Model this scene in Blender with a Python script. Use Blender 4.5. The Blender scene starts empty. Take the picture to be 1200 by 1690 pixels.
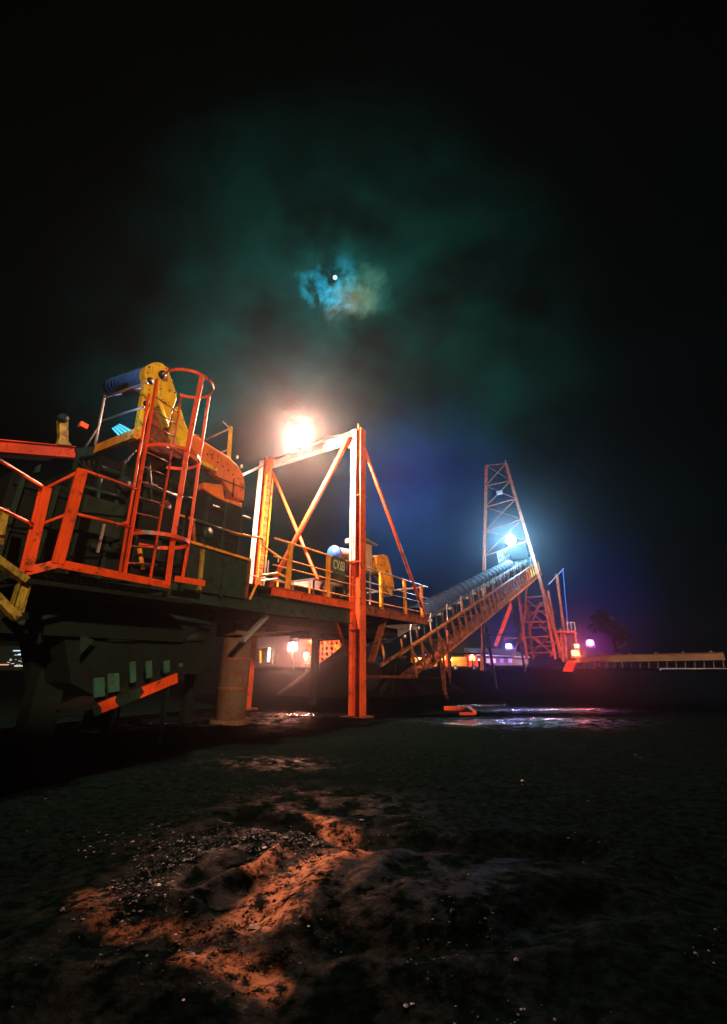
import bpy, bmesh, math, random
from mathutils import Vector, Matrix, noise

# ------------------------------------------------------------------ camera
R = math.radians
F = 725.0                                    # focal length in photo pixels
PITCH = math.atan(300 / 725.0)
CAM_H = 1.25
sc = bpy.context.scene
col = sc.collection
cam_d = bpy.data.cameras.new('camera')
cam = bpy.data.objects.new('camera', cam_d)
col.objects.link(cam)
cam.location = (0, 0, CAM_H)
cam.rotation_euler = (math.pi / 2 + PITCH, 0, 0)
cam_d.sensor_fit = 'HORIZONTAL'
cam_d.sensor_width = 36
cam_d.lens = 36 * F / 1200
cam_d.shift_y = -45 / 1200
cam_d.clip_end = 3000
sc.camera = cam
sc.view_settings.view_transform = 'Standard'
sc.view_settings.look = 'None'
sc.view_settings.exposure = 0
sc.view_settings.gamma = 1
sc.cycles.use_denoising = True
sc.cycles.max_bounces = 6
sc.cycles.volume_bounces = 0
sc.cycles.sample_clamp_indirect = 4

CP, SP = math.cos(PITCH), math.sin(PITCH)
def ray(x, y):
    a = (x - 600) / F; b = -(y - 800) / F
    return Vector((a, CP - b * SP, SP + b * CP))

# ------------------------------------------------------------------ night sky
def build_world():
    w = bpy.data.worlds.new('World'); sc.world = w; w.use_nodes = True
    nt = w.node_tree; nt.nodes.clear(); N = nt.nodes.new; L = nt.links.new
    out = N('ShaderNodeOutputWorld'); bg = N('ShaderNodeBackground'); L(bg.outputs[0], out.inputs[0])
    tc = N('ShaderNodeTexCoord')
    def math_(op, a, b=None, clamp=False):
        n = N('ShaderNodeMath'); n.operation = op; n.use_clamp = clamp
        for i, v in enumerate((a, b)):
            if v is None: continue
            if isinstance(v, (int, float)): n.inputs[i].default_value = v
            else: L(v, n.inputs[i])
        return n.outputs[0]
    wn = N('ShaderNodeTexNoise'); wn.inputs['Scale'].default_value = 9; wn.inputs['Detail'].default_value = 7; wn.inputs['Roughness'].default_value = .65
    L(tc.outputs['Generated'], wn.inputs['Vector'])
    w1 = N('ShaderNodeVectorMath'); w1.operation = 'SUBTRACT'; L(wn.outputs['Color'], w1.inputs[0]); w1.inputs[1].default_value = (.5, .5, .5)
    w2 = N('ShaderNodeVectorMath'); w2.operation = 'SCALE'; L(w1.outputs[0], w2.inputs[0]); w2.inputs['Scale'].default_value = .13
    w3 = N('ShaderNodeVectorMath'); w3.operation = 'ADD'; L(w2.outputs[0], w3.inputs[0]); L(tc.outputs['Generated'], w3.inputs[1])
    w4 = N('ShaderNodeVectorMath'); w4.operation = 'NORMALIZE'; L(w3.outputs[0], w4.inputs[0]); warped = w4.outputs[0]
    def lobe(px, py, deg, power, vec=None):
        d = ray(px, py).normalized()
        n = N('ShaderNodeVectorMath'); n.operation = 'DOT_PRODUCT'
        L(vec or tc.outputs['Generated'], n.inputs[0]); n.inputs[1].default_value = d
        c = math.cos(R(deg))
        v = math_('MULTIPLY', math_('SUBTRACT', n.outputs['Value'], c), 1 / (1 - c), True)
        return math_('POWER', v, power)
    def nz(scale, detail, lo, hi, stretch=(1, 1, 1), rough=.55):
        m = N('ShaderNodeMapping'); m.inputs['Scale'].default_value = stretch
        L(tc.outputs['Generated'], m.inputs[0])
        n = N('ShaderNodeTexNoise'); n.inputs['Scale'].default_value = scale
        n.inputs['Detail'].default_value = detail; n.inputs['Roughness'].default_value = rough
        n.inputs['Distortion'].default_value = .4
        L(m.outputs[0], n.inputs['Vector'])
        r = N('ShaderNodeMapRange'); r.inputs['From Min'].default_value = lo; r.inputs['From Max'].default_value = hi
        L(n.outputs[0], r.inputs[0]); return r.outputs[0]
    acc = [None]
    def add(fac, rgb, s):
        c = N('ShaderNodeMixRGB'); c.blend_type = 'MIX'; c.inputs[1].default_value = (0, 0, 0, 1)
        c.inputs[2].default_value = (rgb[0] * s, rgb[1] * s, rgb[2] * s, 1)
        L(fac, c.inputs[0])
        if acc[0] is None: acc[0] = c.outputs[0]
        else:
            a = N('ShaderNodeMixRGB'); a.blend_type = 'ADD'; a.inputs[0].default_value = 1
            L(acc[0], a.inputs[1]); L(c.outputs[0], a.inputs[2]); acc[0] = a.outputs[0]
    clouds = nz(2.9, 8, .40, .66, (1, 1, 1.7))
    fine = nz(7, 8, .34, .68, (1, 1, 1.3))
    mixc = math_('MULTIPLY', clouds, math_('ADD', math_('MULTIPLY', fine, .6), .4))
    one = math_('ADD', 0.0, 1.0)
    add(one, (.10, 1, .85), .0006)
    add(math_('MULTIPLY', lobe(560, 660, 33, 1.5, warped), math_('ADD', math_('MULTIPLY', mixc, 1.3), .02)), (.04, 1, .82), .045)
    add(math_('MULTIPLY', lobe(620, 900, 75, 2.2, warped), math_('ADD', math_('MULTIPLY', clouds, .6), .3)), (.03, 1, .85), .004)
    add(math_('MULTIPLY', lobe(700, 835, 15, 1.3, warped), math_('ADD', math_('MULTIPLY', clouds, .4), .6)), (.05, .20, 1), .135)
    add(math_('MULTIPLY', lobe(925, 985, 11, 1.2, warped), math_('ADD', math_('MULTIPLY', clouds, .3), .7)), (.005, .06, 1), .050)
    # moonlit break in the cloud
    ragged = nz(17, 8, .40, .64, rough=.65)
    ragged2 = nz(15, 8, .38, .64, rough=.65)
    for lx, ly, dg, pw, m_, rgb, st in ((533, 474, 2.7, 1.2, ragged, (.02, .46, .78), .95), (557, 491, 2.7, 1.1, ragged, (.03, .50, .80), 1.0), (563, 436, 1.7, 1.2, ragged, (.02, .34, .55), .50),
                                        (606, 468, 3.2, 1.2, ragged2, (.26, .50, .32), .36), (588, 494, 2.6, 1.2, ragged2, (.40, .42, .22), .32), (561, 508, 2.3, 1.2, ragged2, (.70, .36, .18), .26),
                                        (566, 476, 6.5, 1.5, ragged, (.05, .9, .85), .10)):
        add(math_('MULTIPLY', lobe(lx, ly, dg, pw, warped), m_), rgb, st)
    add(math_('MULTIPLY', lobe(490, 620, 19, 1.3, warped), math_('ADD', math_('MULTIPLY', fine, .9), .15)), (.02, 1, .85), .065)
    add(math_('MULTIPLY', lobe(655, 790, 9, 1.3, warped), math_('ADD', math_('MULTIPLY', clouds, .4), .6)), (.10, .16, 1), .10)
    add(math_('MULTIPLY', lobe(572, 500, 14, 2.2, warped), math_('ADD', math_('MULTIPLY', fine, .8), .10)), (.08, 1, .82), .040)
    L(acc[0], bg.inputs[0]); bg.inputs[1].default_value = 1.0
build_world()

# the one sun lamp: low, warm, from behind the viewer's right shoulder
SUN_DIR = Vector((.42, -.90, .20)).normalized()
sd = bpy.data.lights.new('sun', 'SUN'); sd.energy = 3.1; sd.angle = R(1.0); sd.color = (1, .54, .30)
so = bpy.data.objects.new('sun', sd); col.objects.link(so)
so.rotation_euler = SUN_DIR.to_track_quat('Z', 'Y').to_euler()

# ------------------------------------------------------------------ plant axes
# s runs along the conveyors, w across them, z is up; origin is the foot of the near portal column
AZ = R(33.3)
D = Vector((math.sin(AZ), math.cos(AZ), 0)); NN = Vector((math.cos(AZ), -math.sin(AZ), 0)); UP = Vector((0, 0, 1))
O = Vector((-.17, 13, 0)); EYE = Vector((0, 0, CAM_H))
def P(s, w, z=0): return O + D * s + NN * w + UP * z
def at_w(x, y, w):
    r = ray(x, y); return EYE + r * ((w - (EYE - O).dot(NN)) / r.dot(NN))
def at_s(x, y, s):
    r = ray(x, y); return EYE + r * ((s - (EYE - O).dot(D)) / r.dot(D))
def at_z(x, y, z):
    r = ray(x, y); return EYE + r * ((z - CAM_H) / r.z)
def at_y(x, y, Y):
    r = ray(x, y); return EYE + r * (Y / r.y)

# ------------------------------------------------------------------ materials
def nodes_mat(name):
    m = bpy.data.materials.new(name); m.use_nodes = True
    return m, m.node_tree, m.node_tree.nodes['Principled BSDF']
def paint(name, rgb, rough=.5, wear=.35, rust=(.07, .025, .012), metal=0.0, scale=6.0, spec=.5):
    m, nt, b = nodes_mat(name); N = nt.nodes.new; L = nt.links.new
    tc = N('ShaderNodeTexCoord')
    n1 = N('ShaderNodeTexNoise'); n1.inputs['Scale'].default_value = scale; n1.inputs['Detail'].default_value = 9
    n1.inputs['Roughness'].default_value = .68; L(tc.outputs['Object'], n1.inputs['Vector'])
    r1 = N('ShaderNodeValToRGB'); r1.color_ramp.elements[0].position = .62 - wear * .22; r1.color_ramp.elements[1].position = .70 - wear * .10
    L(n1.outputs[0], r1.inputs[0])
    n2 = N('ShaderNodeTexNoise'); n2.inputs['Scale'].default_value = scale * .35; n2.inputs['Detail'].default_value = 6
    L(tc.outputs['Object'], n2.inputs['Vector'])
    r2 = N('ShaderNodeMapRange'); r2.inputs['From Min'].default_value = .3; r2.inputs['From Max'].default_value = .7
    r2.inputs['To Min'].default_value = .62; r2.inputs['To Max'].default_value = 1.1; L(n2.outputs[0], r2.inputs[0])
    mp = N('ShaderNodeMapping'); mp.inputs['Scale'].default_value = (1, 1, .10); L(tc.outputs['Object'], mp.inputs[0])
    n3 = N('ShaderNodeTexNoise'); n3.inputs['Scale'].default_value = 26; n3.inputs['Detail'].default_value = 5; L(mp.outputs[0], n3.inputs['Vector'])
    r3 = N('ShaderNodeMapRange'); r3.inputs['From Min'].default_value = .52; r3.inputs['From Max'].default_value = .72
    r3.inputs['To Max'].default_value = min(1, wear * 1.9); L(n3.outputs[0], r3.inputs[0])
    mul = N('ShaderNodeMixRGB'); mul.blend_type = 'MULTIPLY'; mul.inputs[0].default_value = 1
    mul.inputs[1].default_value = (*rgb, 1); L(r2.outputs[0], mul.inputs[2])
    mx = N('ShaderNodeMixRGB'); L(r1.outputs[0], mx.inputs[0]); st = N('ShaderNodeMixRGB'); L(r3.outputs[0], st.inputs[0]); L(mul.outputs[0], st.inputs[1]); st.inputs[2].default_value = (rgb[0] * .25 + rust[0] * .5, rgb[1] * .25 + rust[1] * .5, rgb[2] * .25 + rust[2] * .5, 1)
    L(st.outputs[0], mx.inputs[1]); mx.inputs[2].default_value = (*rust, 1)
    L(mx.outputs[0], b.inputs['Base Color'])
    rr = N('ShaderNodeMapRange'); rr.inputs['To Min'].default_value = rough; rr.inputs['To Max'].default_value = .9
    L(r1.outputs[0], rr.inputs[0]); L(rr.outputs[0], b.inputs['Roughness'])
    b.inputs['Metallic'].default_value = metal; b.inputs['Specular IOR Level'].default_value = spec
    bu = N('ShaderNodeBump'); bu.inputs['Strength'].default_value = .25; bu.inputs['Distance'].default_value = .01
    L(n1.outputs[0], bu.inputs['Height']); L(bu.outputs[0], b.inputs['Normal'])
    return m
def glow(name, rgb, s):
    m, nt, b = nodes_mat(name)
    b.inputs['Base Color'].default_value = (*[min(.8, c) for c in rgb], 1)
    b.inputs['Emission Color'].default_value = (*rgb, 1); b.inputs['Emission Strength'].default_value = s
    return m
M = {}
M['orange'] = paint('orange_red_paint', (.86, .098, .010), wear=.25)
M['portal'] = paint('orange_portal_paint', (.78, .115, .025), wear=.30)
M['amber'] = paint('amber_paint', (.86, .38, .025), wear=.35)
M['yellow'] = paint('yellow_paint', (.92, .66, .03), wear=.3)
M['olive'] = paint('olive_yellow_paint', (.42, .38, .05), wear=.6)
M['hood'] = paint('orange_hood_paint', (.86, .22, .03), wear=.35, scale=3)
M['teal'] = paint('dark_green_paint', (.010, .040, .030), wear=.5, rust=(.006, .006, .005), rough=.6, spec=.25)
M['coal'] = paint('unlit_dusty_steel', (.003, .013, .011), wear=.5, rust=(.002, .006, .005), rough=.75, spec=.2)  # near-black colour paints in the unlit machinery's shade besides coal dust
M['galv'] = paint('galvanised_steel', (.36, .40, .42), rough=.4, metal=.3, wear=.2, rust=(.10, .07, .05))
M['sheet'] = paint('matt_sheet_metal', (.03, .07, .19), rough=.8, spec=.15, wear=.3, rust=(.12, .10, .08))
M['white'] = paint('glare_white', (.72, .72, .76), rough=.45, wear=.15, rust=(.3, .2, .15))
M['truss'] = paint('ochre_truss_paint', (.38, .17, .045), wear=.65, rust=(.09, .03, .015))
M['slat'] = paint('green_slat_paint', (.03, .14, .10), wear=.35, rust=(.02, .05, .04))
M['rusty'] = paint('rusty_orange_steel', (.30, .085, .035), wear=.75, rust=(.05, .02, .012))
M['grey'] = paint('cream_cabinet_paint', (.60, .42, .28), wear=.2)
M['blue'] = paint('blue_motor_paint', (.02, .14, .60), wear=.2, rust=(.01, .02, .05))
M['belt'] = paint('rubber_belt', (.02, .02, .02), wear=.2, rust=(.01, .01, .01), rough=.8)
M['red'] = paint('red_paint', (.75, .03, .02), wear=.25)
M['tan'] = paint('tan_cladding', (.24, .16, .09), wear=.25, scale=2)
M['concrete'] = paint('stained_concrete', (.13, .10, .07), wear=.7, rust=(.11, .035, .012), rough=.85, scale=3)
M['wall'] = paint('pale_wall', (.34, .30, .26), wear=.4, rust=(.08, .06, .05), rough=.85, scale=1.2)
M['signgreen'] = paint('sign_plate_paint', (.05, .12, .07), wear=.2, rust=(.03, .04, .03))
M['letter'] = paint('sign_letter_paint', (.75, .80, .58), wear=.1)
M['bark'] = paint('tree_bark', (.05, .035, .025), wear=.4, rough=.9)
M['leaf'] = paint('tree_leaves', (.004, .010, .007), wear=.3, rust=(.003, .006, .004), rough=.7, scale=.6)
M['heap'] = paint('coal_heap', (.002, .003, .003), spec=.05, wear=.5, rust=(.004, .004, .004), rough=.8, scale=.8)
M['stone'] = paint('pebble_stone', (.020, .036, .032), wear=.7, rust=(.010, .016, .014), rough=.55, spec=.3, scale=9)

# ------------------------------------------------------------------ mesh builder
class MB:
    def __init__(self): self.v = []; self.f = []
    def add(self, vs, fs):
        k = len(self.v); self.v += [Vector(v) for v in vs]; self.f += [tuple(i + k for i in f) for f in fs]; return self
    def hexa(self, b, t):                          # two quads, bottom and top rings
        return self.add(list(b) + list(t), [(3, 2, 1, 0), (4, 5, 6, 7), (0, 1, 5, 4), (1, 2, 6, 5), (2, 3, 7, 6), (3, 0, 4, 7)])
    def bar(self, p, q, a, b, side=None):          # rectangular bar; a is the size along `side`, b across it
        p = Vector(p); q = Vector(q); t = (q - p).normalized()
        s = Vector(side) if side is not None else NN
        s = (s - t * s.dot(t))
        if s.length < 1e-4: s = t.orthogonal()
        s.normalize(); u = t.cross(s)
        r = [s * x * a / 2 + u * y * b / 2 for x, y in ((-1, -1), (1, -1), (1, 1), (-1, 1))]
        return self.hexa([p + c for c in r], [q + c for c in r])
    def tube(self, p, q, r, n=10, r2=None, cap=True):
        p = Vector(p); q = Vector(q); t = (q - p).normalized(); s = t.orthogonal().normalized(); u = t.cross(s)
        r2 = r if r2 is None else r2
        ring = [(s * math.cos(2 * math.pi * i / n) + u * math.sin(2 * math.pi * i / n)) for i in range(n)]
        vs = [p + c * r for c in ring] + [q + c * r2 for c in ring]
        fs = [(i, (i + 1) % n, n + (i + 1) % n, n + i) for i in range(n)]
        if cap: fs += [tuple(range(n - 1, -1, -1)), tuple(range(n, 2 * n))]
        return self.add(vs, fs)
    def path(self, pts, r, n=8, closed=False):
        pts = [Vector(p) for p in pts]
        for a, b in zip(pts, pts[1:] + ([pts[0]] if closed else [])):
            self.tube(a, b, r, n)
        return self
    def strip(self, pts, width, thick, closed=False):   # flat bar following a path, wide side vertical
        pts = [Vector(p) for p in pts]
        m = len(pts); vs = []
        for i, p in enumerate(pts):
            a = pts[(i - 1) % m] if (closed or i) else pts[i]; b = pts[(i + 1) % m] if (closed or i < m - 1) else pts[i]
            t = (b - a); t.z = 0; t.normalize(); o = t.cross(UP)
            vs += [p + o * thick / 2 - UP * width / 2, p - o * thick / 2 - UP * width / 2, p - o * thick / 2 + UP * width / 2, p + o * thick / 2 + UP * width / 2]
        fs = []
        for i in range(m if closed else m - 1):
            j = (i + 1) % m
            for k in range(4): fs.append((i * 4 + k, i * 4 + (k + 1) % 4, j * 4 + (k + 1) % 4, j * 4 + k))
        if not closed: fs += [(3, 2, 1, 0), tuple((m - 1) * 4 + k for k in range(4))]
        return self.add(vs, fs)
    def prism(self, pts, off):                     # polygon and an offset vector
        pts = [Vector(p) for p in pts]; n = len(pts); off = Vector(off)
        fs = [tuple(range(n - 1, -1, -1)), tuple(range(n, 2 * n))] + [(i, (i + 1) % n, n + (i + 1) % n, n + i) for i in range(n)]
        return self.add(pts + [p + off for p in pts], fs)
    def box(self, s0, s1, w0, w1, z0, z1):
        return self.hexa([P(s0, w0, z0), P(s1, w0, z0), P(s1, w1, z0), P(s0, w1, z0)], [P(s0, w0, z1), P(s1, w0, z1), P(s1, w1, z1), P(s0, w1, z1)])
    def ibeam(self, p, q, h, b, t=.02, side=None):  # web in plane of `side`'s normal; flanges at +-side
        p = Vector(p); q = Vector(q); tt = (q - p).normalized(); s = Vector(side if side is not None else UP)
        s = (s - tt * s.dot(tt)).normalized()
        self.bar(p, q, h - 2 * t, t, s)
        for k in (-1, 1): self.bar(p + s * k * (h - t) / 2, q + s * k * (h - t) / 2, t, b, s)
        return self
    def sphere(self, c, r, seg=12, rings=8):
        c = Vector(c); vs = [c + Vector((0, 0, r))]
        for i in range(1, rings):
            a = math.pi * i / rings
            for j in range(seg):
                b = 2 * math.pi * j / seg
                vs.append(c + Vector((math.sin(a) * math.cos(b), math.sin(a) * math.sin(b), math.cos(a))) * r)
        vs.append(c - Vector((0, 0, r))); fs = []
        for j in range(seg):
            fs.append((0, 1 + j, 1 + (j + 1) % seg)); e = 1 + (rings - 2) * seg
            fs.append((len(vs) - 1, e + (j + 1) % seg, e + j))
        for i in range(rings - 2):
            for j in range(seg):
                a = 1 + i * seg
                fs.append((a + j, a + seg + j, a + seg + (j + 1) % seg, a + (j + 1) % seg))
        return self.add(vs, fs)
    def build(self, name, mat, parent=None, smooth=False, bevel=0):
        org = Vector((0, 0, 0)); p = parent
        while p is not None:
            org = org + Vector(p.location); p = p.parent
        own = Vector((0, 0, 0))
        if parent is None and self.v:
            lo = [min(v[i] for v in self.v) for i in range(3)]; hi = [max(v[i] for v in self.v) for i in range(3)]
            own = Vector(((lo[0] + hi[0]) / 2, (lo[1] + hi[1]) / 2, lo[2]))
        me = bpy.data.meshes.new(name)
        me.from_pydata([tuple(v - org - own) for v in self.v], [], self.f); me.update()
        bm = bmesh.new(); bm.from_mesh(me); bmesh.ops.recalc_face_normals(bm, faces=bm.faces); bm.to_mesh(me); bm.free()
        if smooth:
            for q in me.polygons: q.use_smooth = True
        me.materials.append(M[mat] if isinstance(mat, str) else mat)
        o = bpy.data.objects.new(name, me); col.objects.link(o); o.location = own
        if parent is not None: o.parent = parent
        if bevel:
            b = o.modifiers.new('edge', 'BEVEL'); b.width = bevel; b.segments = 1; b.limit_method = 'ANGLE'
        return o
def tag(o, label=None, cat=None, group=None, kind=None):
    if label: o['label'] = label
    if cat: o['category'] = cat
    if group: o['group'] = group
    if kind: o['kind'] = kind
    return o
def thing(name, loc, label, cat, group=None):
    o = bpy.data.objects.new(name, None); o.empty_display_size = .3; col.objects.link(o); o.location = loc
    return tag(o, label, cat, group)
def point(name, loc, watts, rgb, parent, r=.12):
    l = bpy.data.lights.new(name, 'POINT'); l.energy = watts; l.color = rgb; l.shadow_soft_size = r
    o = bpy.data.objects.new(name, l); col.objects.link(o)
    org = Vector((0, 0, 0)); p = parent
    while p is not None: org += Vector(p.location); p = p.parent
    o.location = Vector(loc) - org; o.parent = parent
    return o
random.seed(7)

# ------------------------------------------------------------------ ground
def sstep(a, b, x):
    t = max(0.0, min(1.0, (x - a) / (b - a))); return t * t * (3 - 2 * t)
def _g(*q): return tuple((at_z(x, y, 0).x, at_z(x, y, 0).y) for x, y in q)
RUTS = [_g((387, 1350), (500, 1373), (607, 1393), (767, 1393), (960, 1400)), _g((180, 1545), (320, 1562), (387, 1547), (420, 1493), (460, 1460), (533, 1413), (640, 1370)),
        _g((330, 1470), (380, 1430), (450, 1385)), _g((430, 1600), (560, 1560), (800, 1560), (1000, 1500))]
def seg_dist(x, y, a, b):
    dx, dy = b[0] - a[0], b[1] - a[1]; t = max(0, min(1, ((x - a[0]) * dx + (y - a[1]) * dy) / (dx * dx + dy * dy)))
    return math.hypot(x - a[0] - t * dx, y - a[1] - t * dy)
def ht(x, y):
    r = math.hypot(x, y)
    v = Vector((x, y, 0))
    z = .95 * sstep(24, 33, y) if y > 0 else 0.0
    z += 7.6 * sstep(-13, -24, y)                      # unseen bank added behind the viewpoint to keep the sun lamp off low parts
    if r < 40:
        k = 1 - sstep(10, 16, y) * .8
        z += .10 * k * noise.noise(v * .45)
        if r < 14:
            z += .022 * noise.noise(v * 1.6 + Vector((3, 9, 0)))
            z += .009 * noise.noise(v * 5.2) * (1 - sstep(9, 14, r))
            if r < 8:
                z += .006 * noise.noise(v * 17) + .003 * noise.noise(v * 45)
                al = x * .42 + y * .91; ac = x * .91 - y * .42
                z += .022 * noise.noise(Vector((ac * 7.5, al * 1.1, 2))) * math.exp(-((x + .5) / 1.6) ** 2 - ((y - 3.4) / 1.5) ** 2)
            if r < 11:
                wx = x + .18 * noise.noise(v * 1.9 + Vector((7, 0, 0))) + .05 * noise.noise(v * 9); wy = y + .18 * noise.noise(v * 1.9 + Vector((0, 5, 4)))
                for i, rt in enumerate(RUTS):
                    dd = min(seg_dist(wx, wy, a, b) for a, b in zip(rt, rt[1:]))
                    wd = (.16, .15, .09, .14)[i]
                    z -= (.07, .035, .03, .06)[i] * math.exp(-(dd / wd) ** 2) - .018 * math.exp(-((dd - wd * 2.1) / (wd * .9)) ** 2)
    z *= 1.0
    return z
def build_ground():
    import numpy as np
    ang = list(np.linspace(-52, 52, 620)) + list(np.linspace(54, 306, 64))
    rad = [0.6] + list(np.geomspace(1.3, 14, 360)) + list(np.geomspace(14.3, 60, 70)) + list(np.geomspace(64, 300, 20))
    vs = [(0, 0, 0)]
    for r in rad:
        for a in ang:
            x, y = r * math.sin(R(a)), r * math.cos(R(a)); vs.append((x, y, ht(x, y)))
    n = len(ang); fs = []
    for j in range(n): fs.append((0, 1 + (j + 1) % n, 1 + j))
    for i in range(len(rad) - 1):
        a = 1 + i * n; b = a + n
        for j in range(n):
            k = (j + 1) % n; fs.append((a + j, a + k, b + k, b + j))
    me = bpy.data.meshes.new('ground'); me.from_pydata(vs, [], fs); me.update()
    for q in me.polygons: q.use_smooth = True
    ca = me.attributes.new('lamp_glint', 'FLOAT', 'POINT'); vals = []; wets = []
    wetc = [(at_z(a, b_, 0).x, at_z(a, b_, 0).y, rx_, ry_) for a, b_, rx_, ry_ in ((850, 1192, 1.7, .55), (905, 1172, 1.5, .45), (522, 1180, .9, .35), (305, 1188, 1.3, 1.1), (610, 1330, .5, .4), (440, 1260, .7, .25))]
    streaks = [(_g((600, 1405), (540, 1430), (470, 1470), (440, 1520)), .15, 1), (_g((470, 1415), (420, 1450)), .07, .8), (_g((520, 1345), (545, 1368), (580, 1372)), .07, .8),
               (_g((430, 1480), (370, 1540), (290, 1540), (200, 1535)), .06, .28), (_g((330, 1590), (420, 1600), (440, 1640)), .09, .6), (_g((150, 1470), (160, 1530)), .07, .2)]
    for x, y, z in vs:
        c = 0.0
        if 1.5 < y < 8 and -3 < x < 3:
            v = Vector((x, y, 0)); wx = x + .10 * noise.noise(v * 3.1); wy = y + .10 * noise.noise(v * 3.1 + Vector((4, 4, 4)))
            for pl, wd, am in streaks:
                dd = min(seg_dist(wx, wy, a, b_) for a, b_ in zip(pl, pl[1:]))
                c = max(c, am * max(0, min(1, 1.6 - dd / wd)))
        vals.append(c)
        w = math.exp(-((x + .5) / 1.1) ** 2 - ((y - 3.4) / 1.2) ** 2) if y > 0 else 0
        for px_, py_, rx_, ry_ in wetc: w = max(w, (8.0 if py_ > 9 else 1.0) * math.exp(-((x - px_) / rx_) ** 2 - ((y - py_) / ry_) ** 2))
        wets.append(w)
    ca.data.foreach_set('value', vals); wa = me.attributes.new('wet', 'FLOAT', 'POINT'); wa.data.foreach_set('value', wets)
    m, nt, b = nodes_mat('wet_coal_mud'); N = nt.nodes.new; L = nt.links.new
    tc = N('ShaderNodeTexCoord')
    def noi(s, d, rough=.6):
        n_ = N('ShaderNodeTexNoise'); n_.inputs['Scale'].default_value = s; n_.inputs['Detail'].default_value = d
        n_.inputs['Roughness'].default_value = rough; L(tc.outputs['Object'], n_.inputs['Vector']); return n_.outputs[0]
    def rng(x, a, b_, c=0, d=1):
        n_ = N('ShaderNodeMapRange'); n_.inputs['From Min'].default_value = a; n_.inputs['From Max'].default_value = b_
        n_.inputs['To Min'].default_value = c; n_.inputs['To Max'].default_value = d; L(x, n_.inputs[0]); return n_.outputs[0]
    base = N('ShaderNodeMixRGB'); L(rng(noi(14, 8), .35, .68), base.inputs[0])
    base.inputs[1].default_value = (.0005, .0016, .0014, 1); base.inputs[2].default_value = (.0026, .0075, .0066, 1)
    lamp_glint = N('ShaderNodeMixRGB'); at = N('ShaderNodeAttribute'); at.attribute_name = 'lamp_glint'
    cm = N('ShaderNodeMath'); cm.operation = 'MULTIPLY'; L(at.outputs['Fac'], cm.inputs[0]); L(rng(noi(11, 10, .8), .46, .55), cm.inputs[1]); L(cm.outputs[0], lamp_glint.inputs[0]); L(base.outputs[0], lamp_glint.inputs[1])
    lamp_glint.inputs[2].default_value = (.42, .20, .105, 1)  # orange glint of the main lamp, painted into the mud colour
    L(lamp_glint.outputs[0], b.inputs['Base Color'])
    L(rng(noi(6, 8, .7), .38, .62, .34, .70), b.inputs['Roughness'])
    wt = N('ShaderNodeAttribute'); wt.attribute_name = 'wet'; wm = N('ShaderNodeMath'); wm.operation = 'MULTIPLY'; L(wt.outputs['Fac'], wm.inputs[0]); L(rng(noi(3.5, 7, .65), .46, .60, 0, .013), wm.inputs[1])
    L(wm.outputs[0], b.inputs['Specular IOR Level'])
    bu = N('ShaderNodeBump'); bu.inputs['Strength'].default_value = .6; bu.inputs['Distance'].default_value = .012
    L(noi(38, 9, .75), bu.inputs['Height'])
    bu2 = N('ShaderNodeBump'); bu2.inputs['Strength'].default_value = .5; bu2.inputs['Distance'].default_value = .05
    L(noi(7, 4), bu2.inputs['Height']); L(bu2.outputs[0], bu.inputs['Normal']); L(bu.outputs[0], b.inputs['Normal'])
    me.materials.append(m)
    o = bpy.data.objects.new('ground', me); col.objects.link(o); tag(o, kind='structure')
build_ground()
def build_gravel():
    mb = MB(); rnd = random.Random(3)
    ico = [(0, 0, 1), (.894, 0, .447), (.276, .851, .447), (-.724, .526, .447), (-.724, -.526, .447), (.276, -.851, .447),
           (.724, .526, -.447), (-.276, .851, -.447), (-.894, 0, -.447), (-.276, -.851, -.447), (.724, -.526, -.447), (0, 0, -1)]
    fc = [(0, 1, 2), (0, 2, 3), (0, 3, 4), (0, 4, 5), (0, 5, 1), (1, 6, 2), (2, 7, 3), (3, 8, 4), (4, 9, 5), (5, 10, 1), (2, 6, 7), (3, 7, 8),
          (4, 8, 9), (5, 9, 10), (1, 10, 6), (11, 7, 6), (11, 8, 7), (11, 9, 8), (11, 10, 9), (11, 6, 10)]
    vs = []; fs = []
    spots = [at_z(330, 1420, 0), at_z(420, 1400, 0), at_z(270, 1480, 0)]
    for i in range(21000):
        a = R(rnd.uniform(-48, 48)); r = 1.8 + 9.5 * rnd.random() ** 1.3
        x, y = r * math.sin(a), r * math.cos(a)
        dense = i > 9000
        if dense:
            c = spots[i % 3]; x, y = c.x + rnd.gauss(0, .40), c.y + rnd.gauss(0, .38)
        if noise.noise(Vector((x * 1.3, y * 1.3, 5))) < rnd.uniform(-.2 if dense else 0, .6): continue
        q = rnd.random(); sz = .0025 + .008 * q ** 4 + (.016 * rnd.random() if q > .992 else 0)
        sx, sy, sz_ = [sz * rnd.uniform(.5, 1.6) for _ in range(3)]; th = rnd.uniform(0, 6.28); c, s_ = math.cos(th), math.sin(th)
        z = ht(x, y); k = len(vs)
        for v in ico:
            u, w = v[0] * sx * rnd.uniform(.8, 1.2), v[1] * sy * rnd.uniform(.8, 1.2)
            vs.append((x + u * c - w * s_, y + u * s_ + w * c, z + sz_ * .1 + v[2] * sz_ * .7))
        fs += [tuple(t + k for t in f) for f in fc]
    me = bpy.data.meshes.new('gravel'); me.from_pydata(vs, [], fs); me.update(); me.materials.append(M['stone'])
    o = bpy.data.objects.new('gravel', me); col.objects.link(o)
    tag(o, 'loose grey pebbles scattered over the dark mud in the foreground', 'gravel', kind='stuff')
build_gravel()

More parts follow.
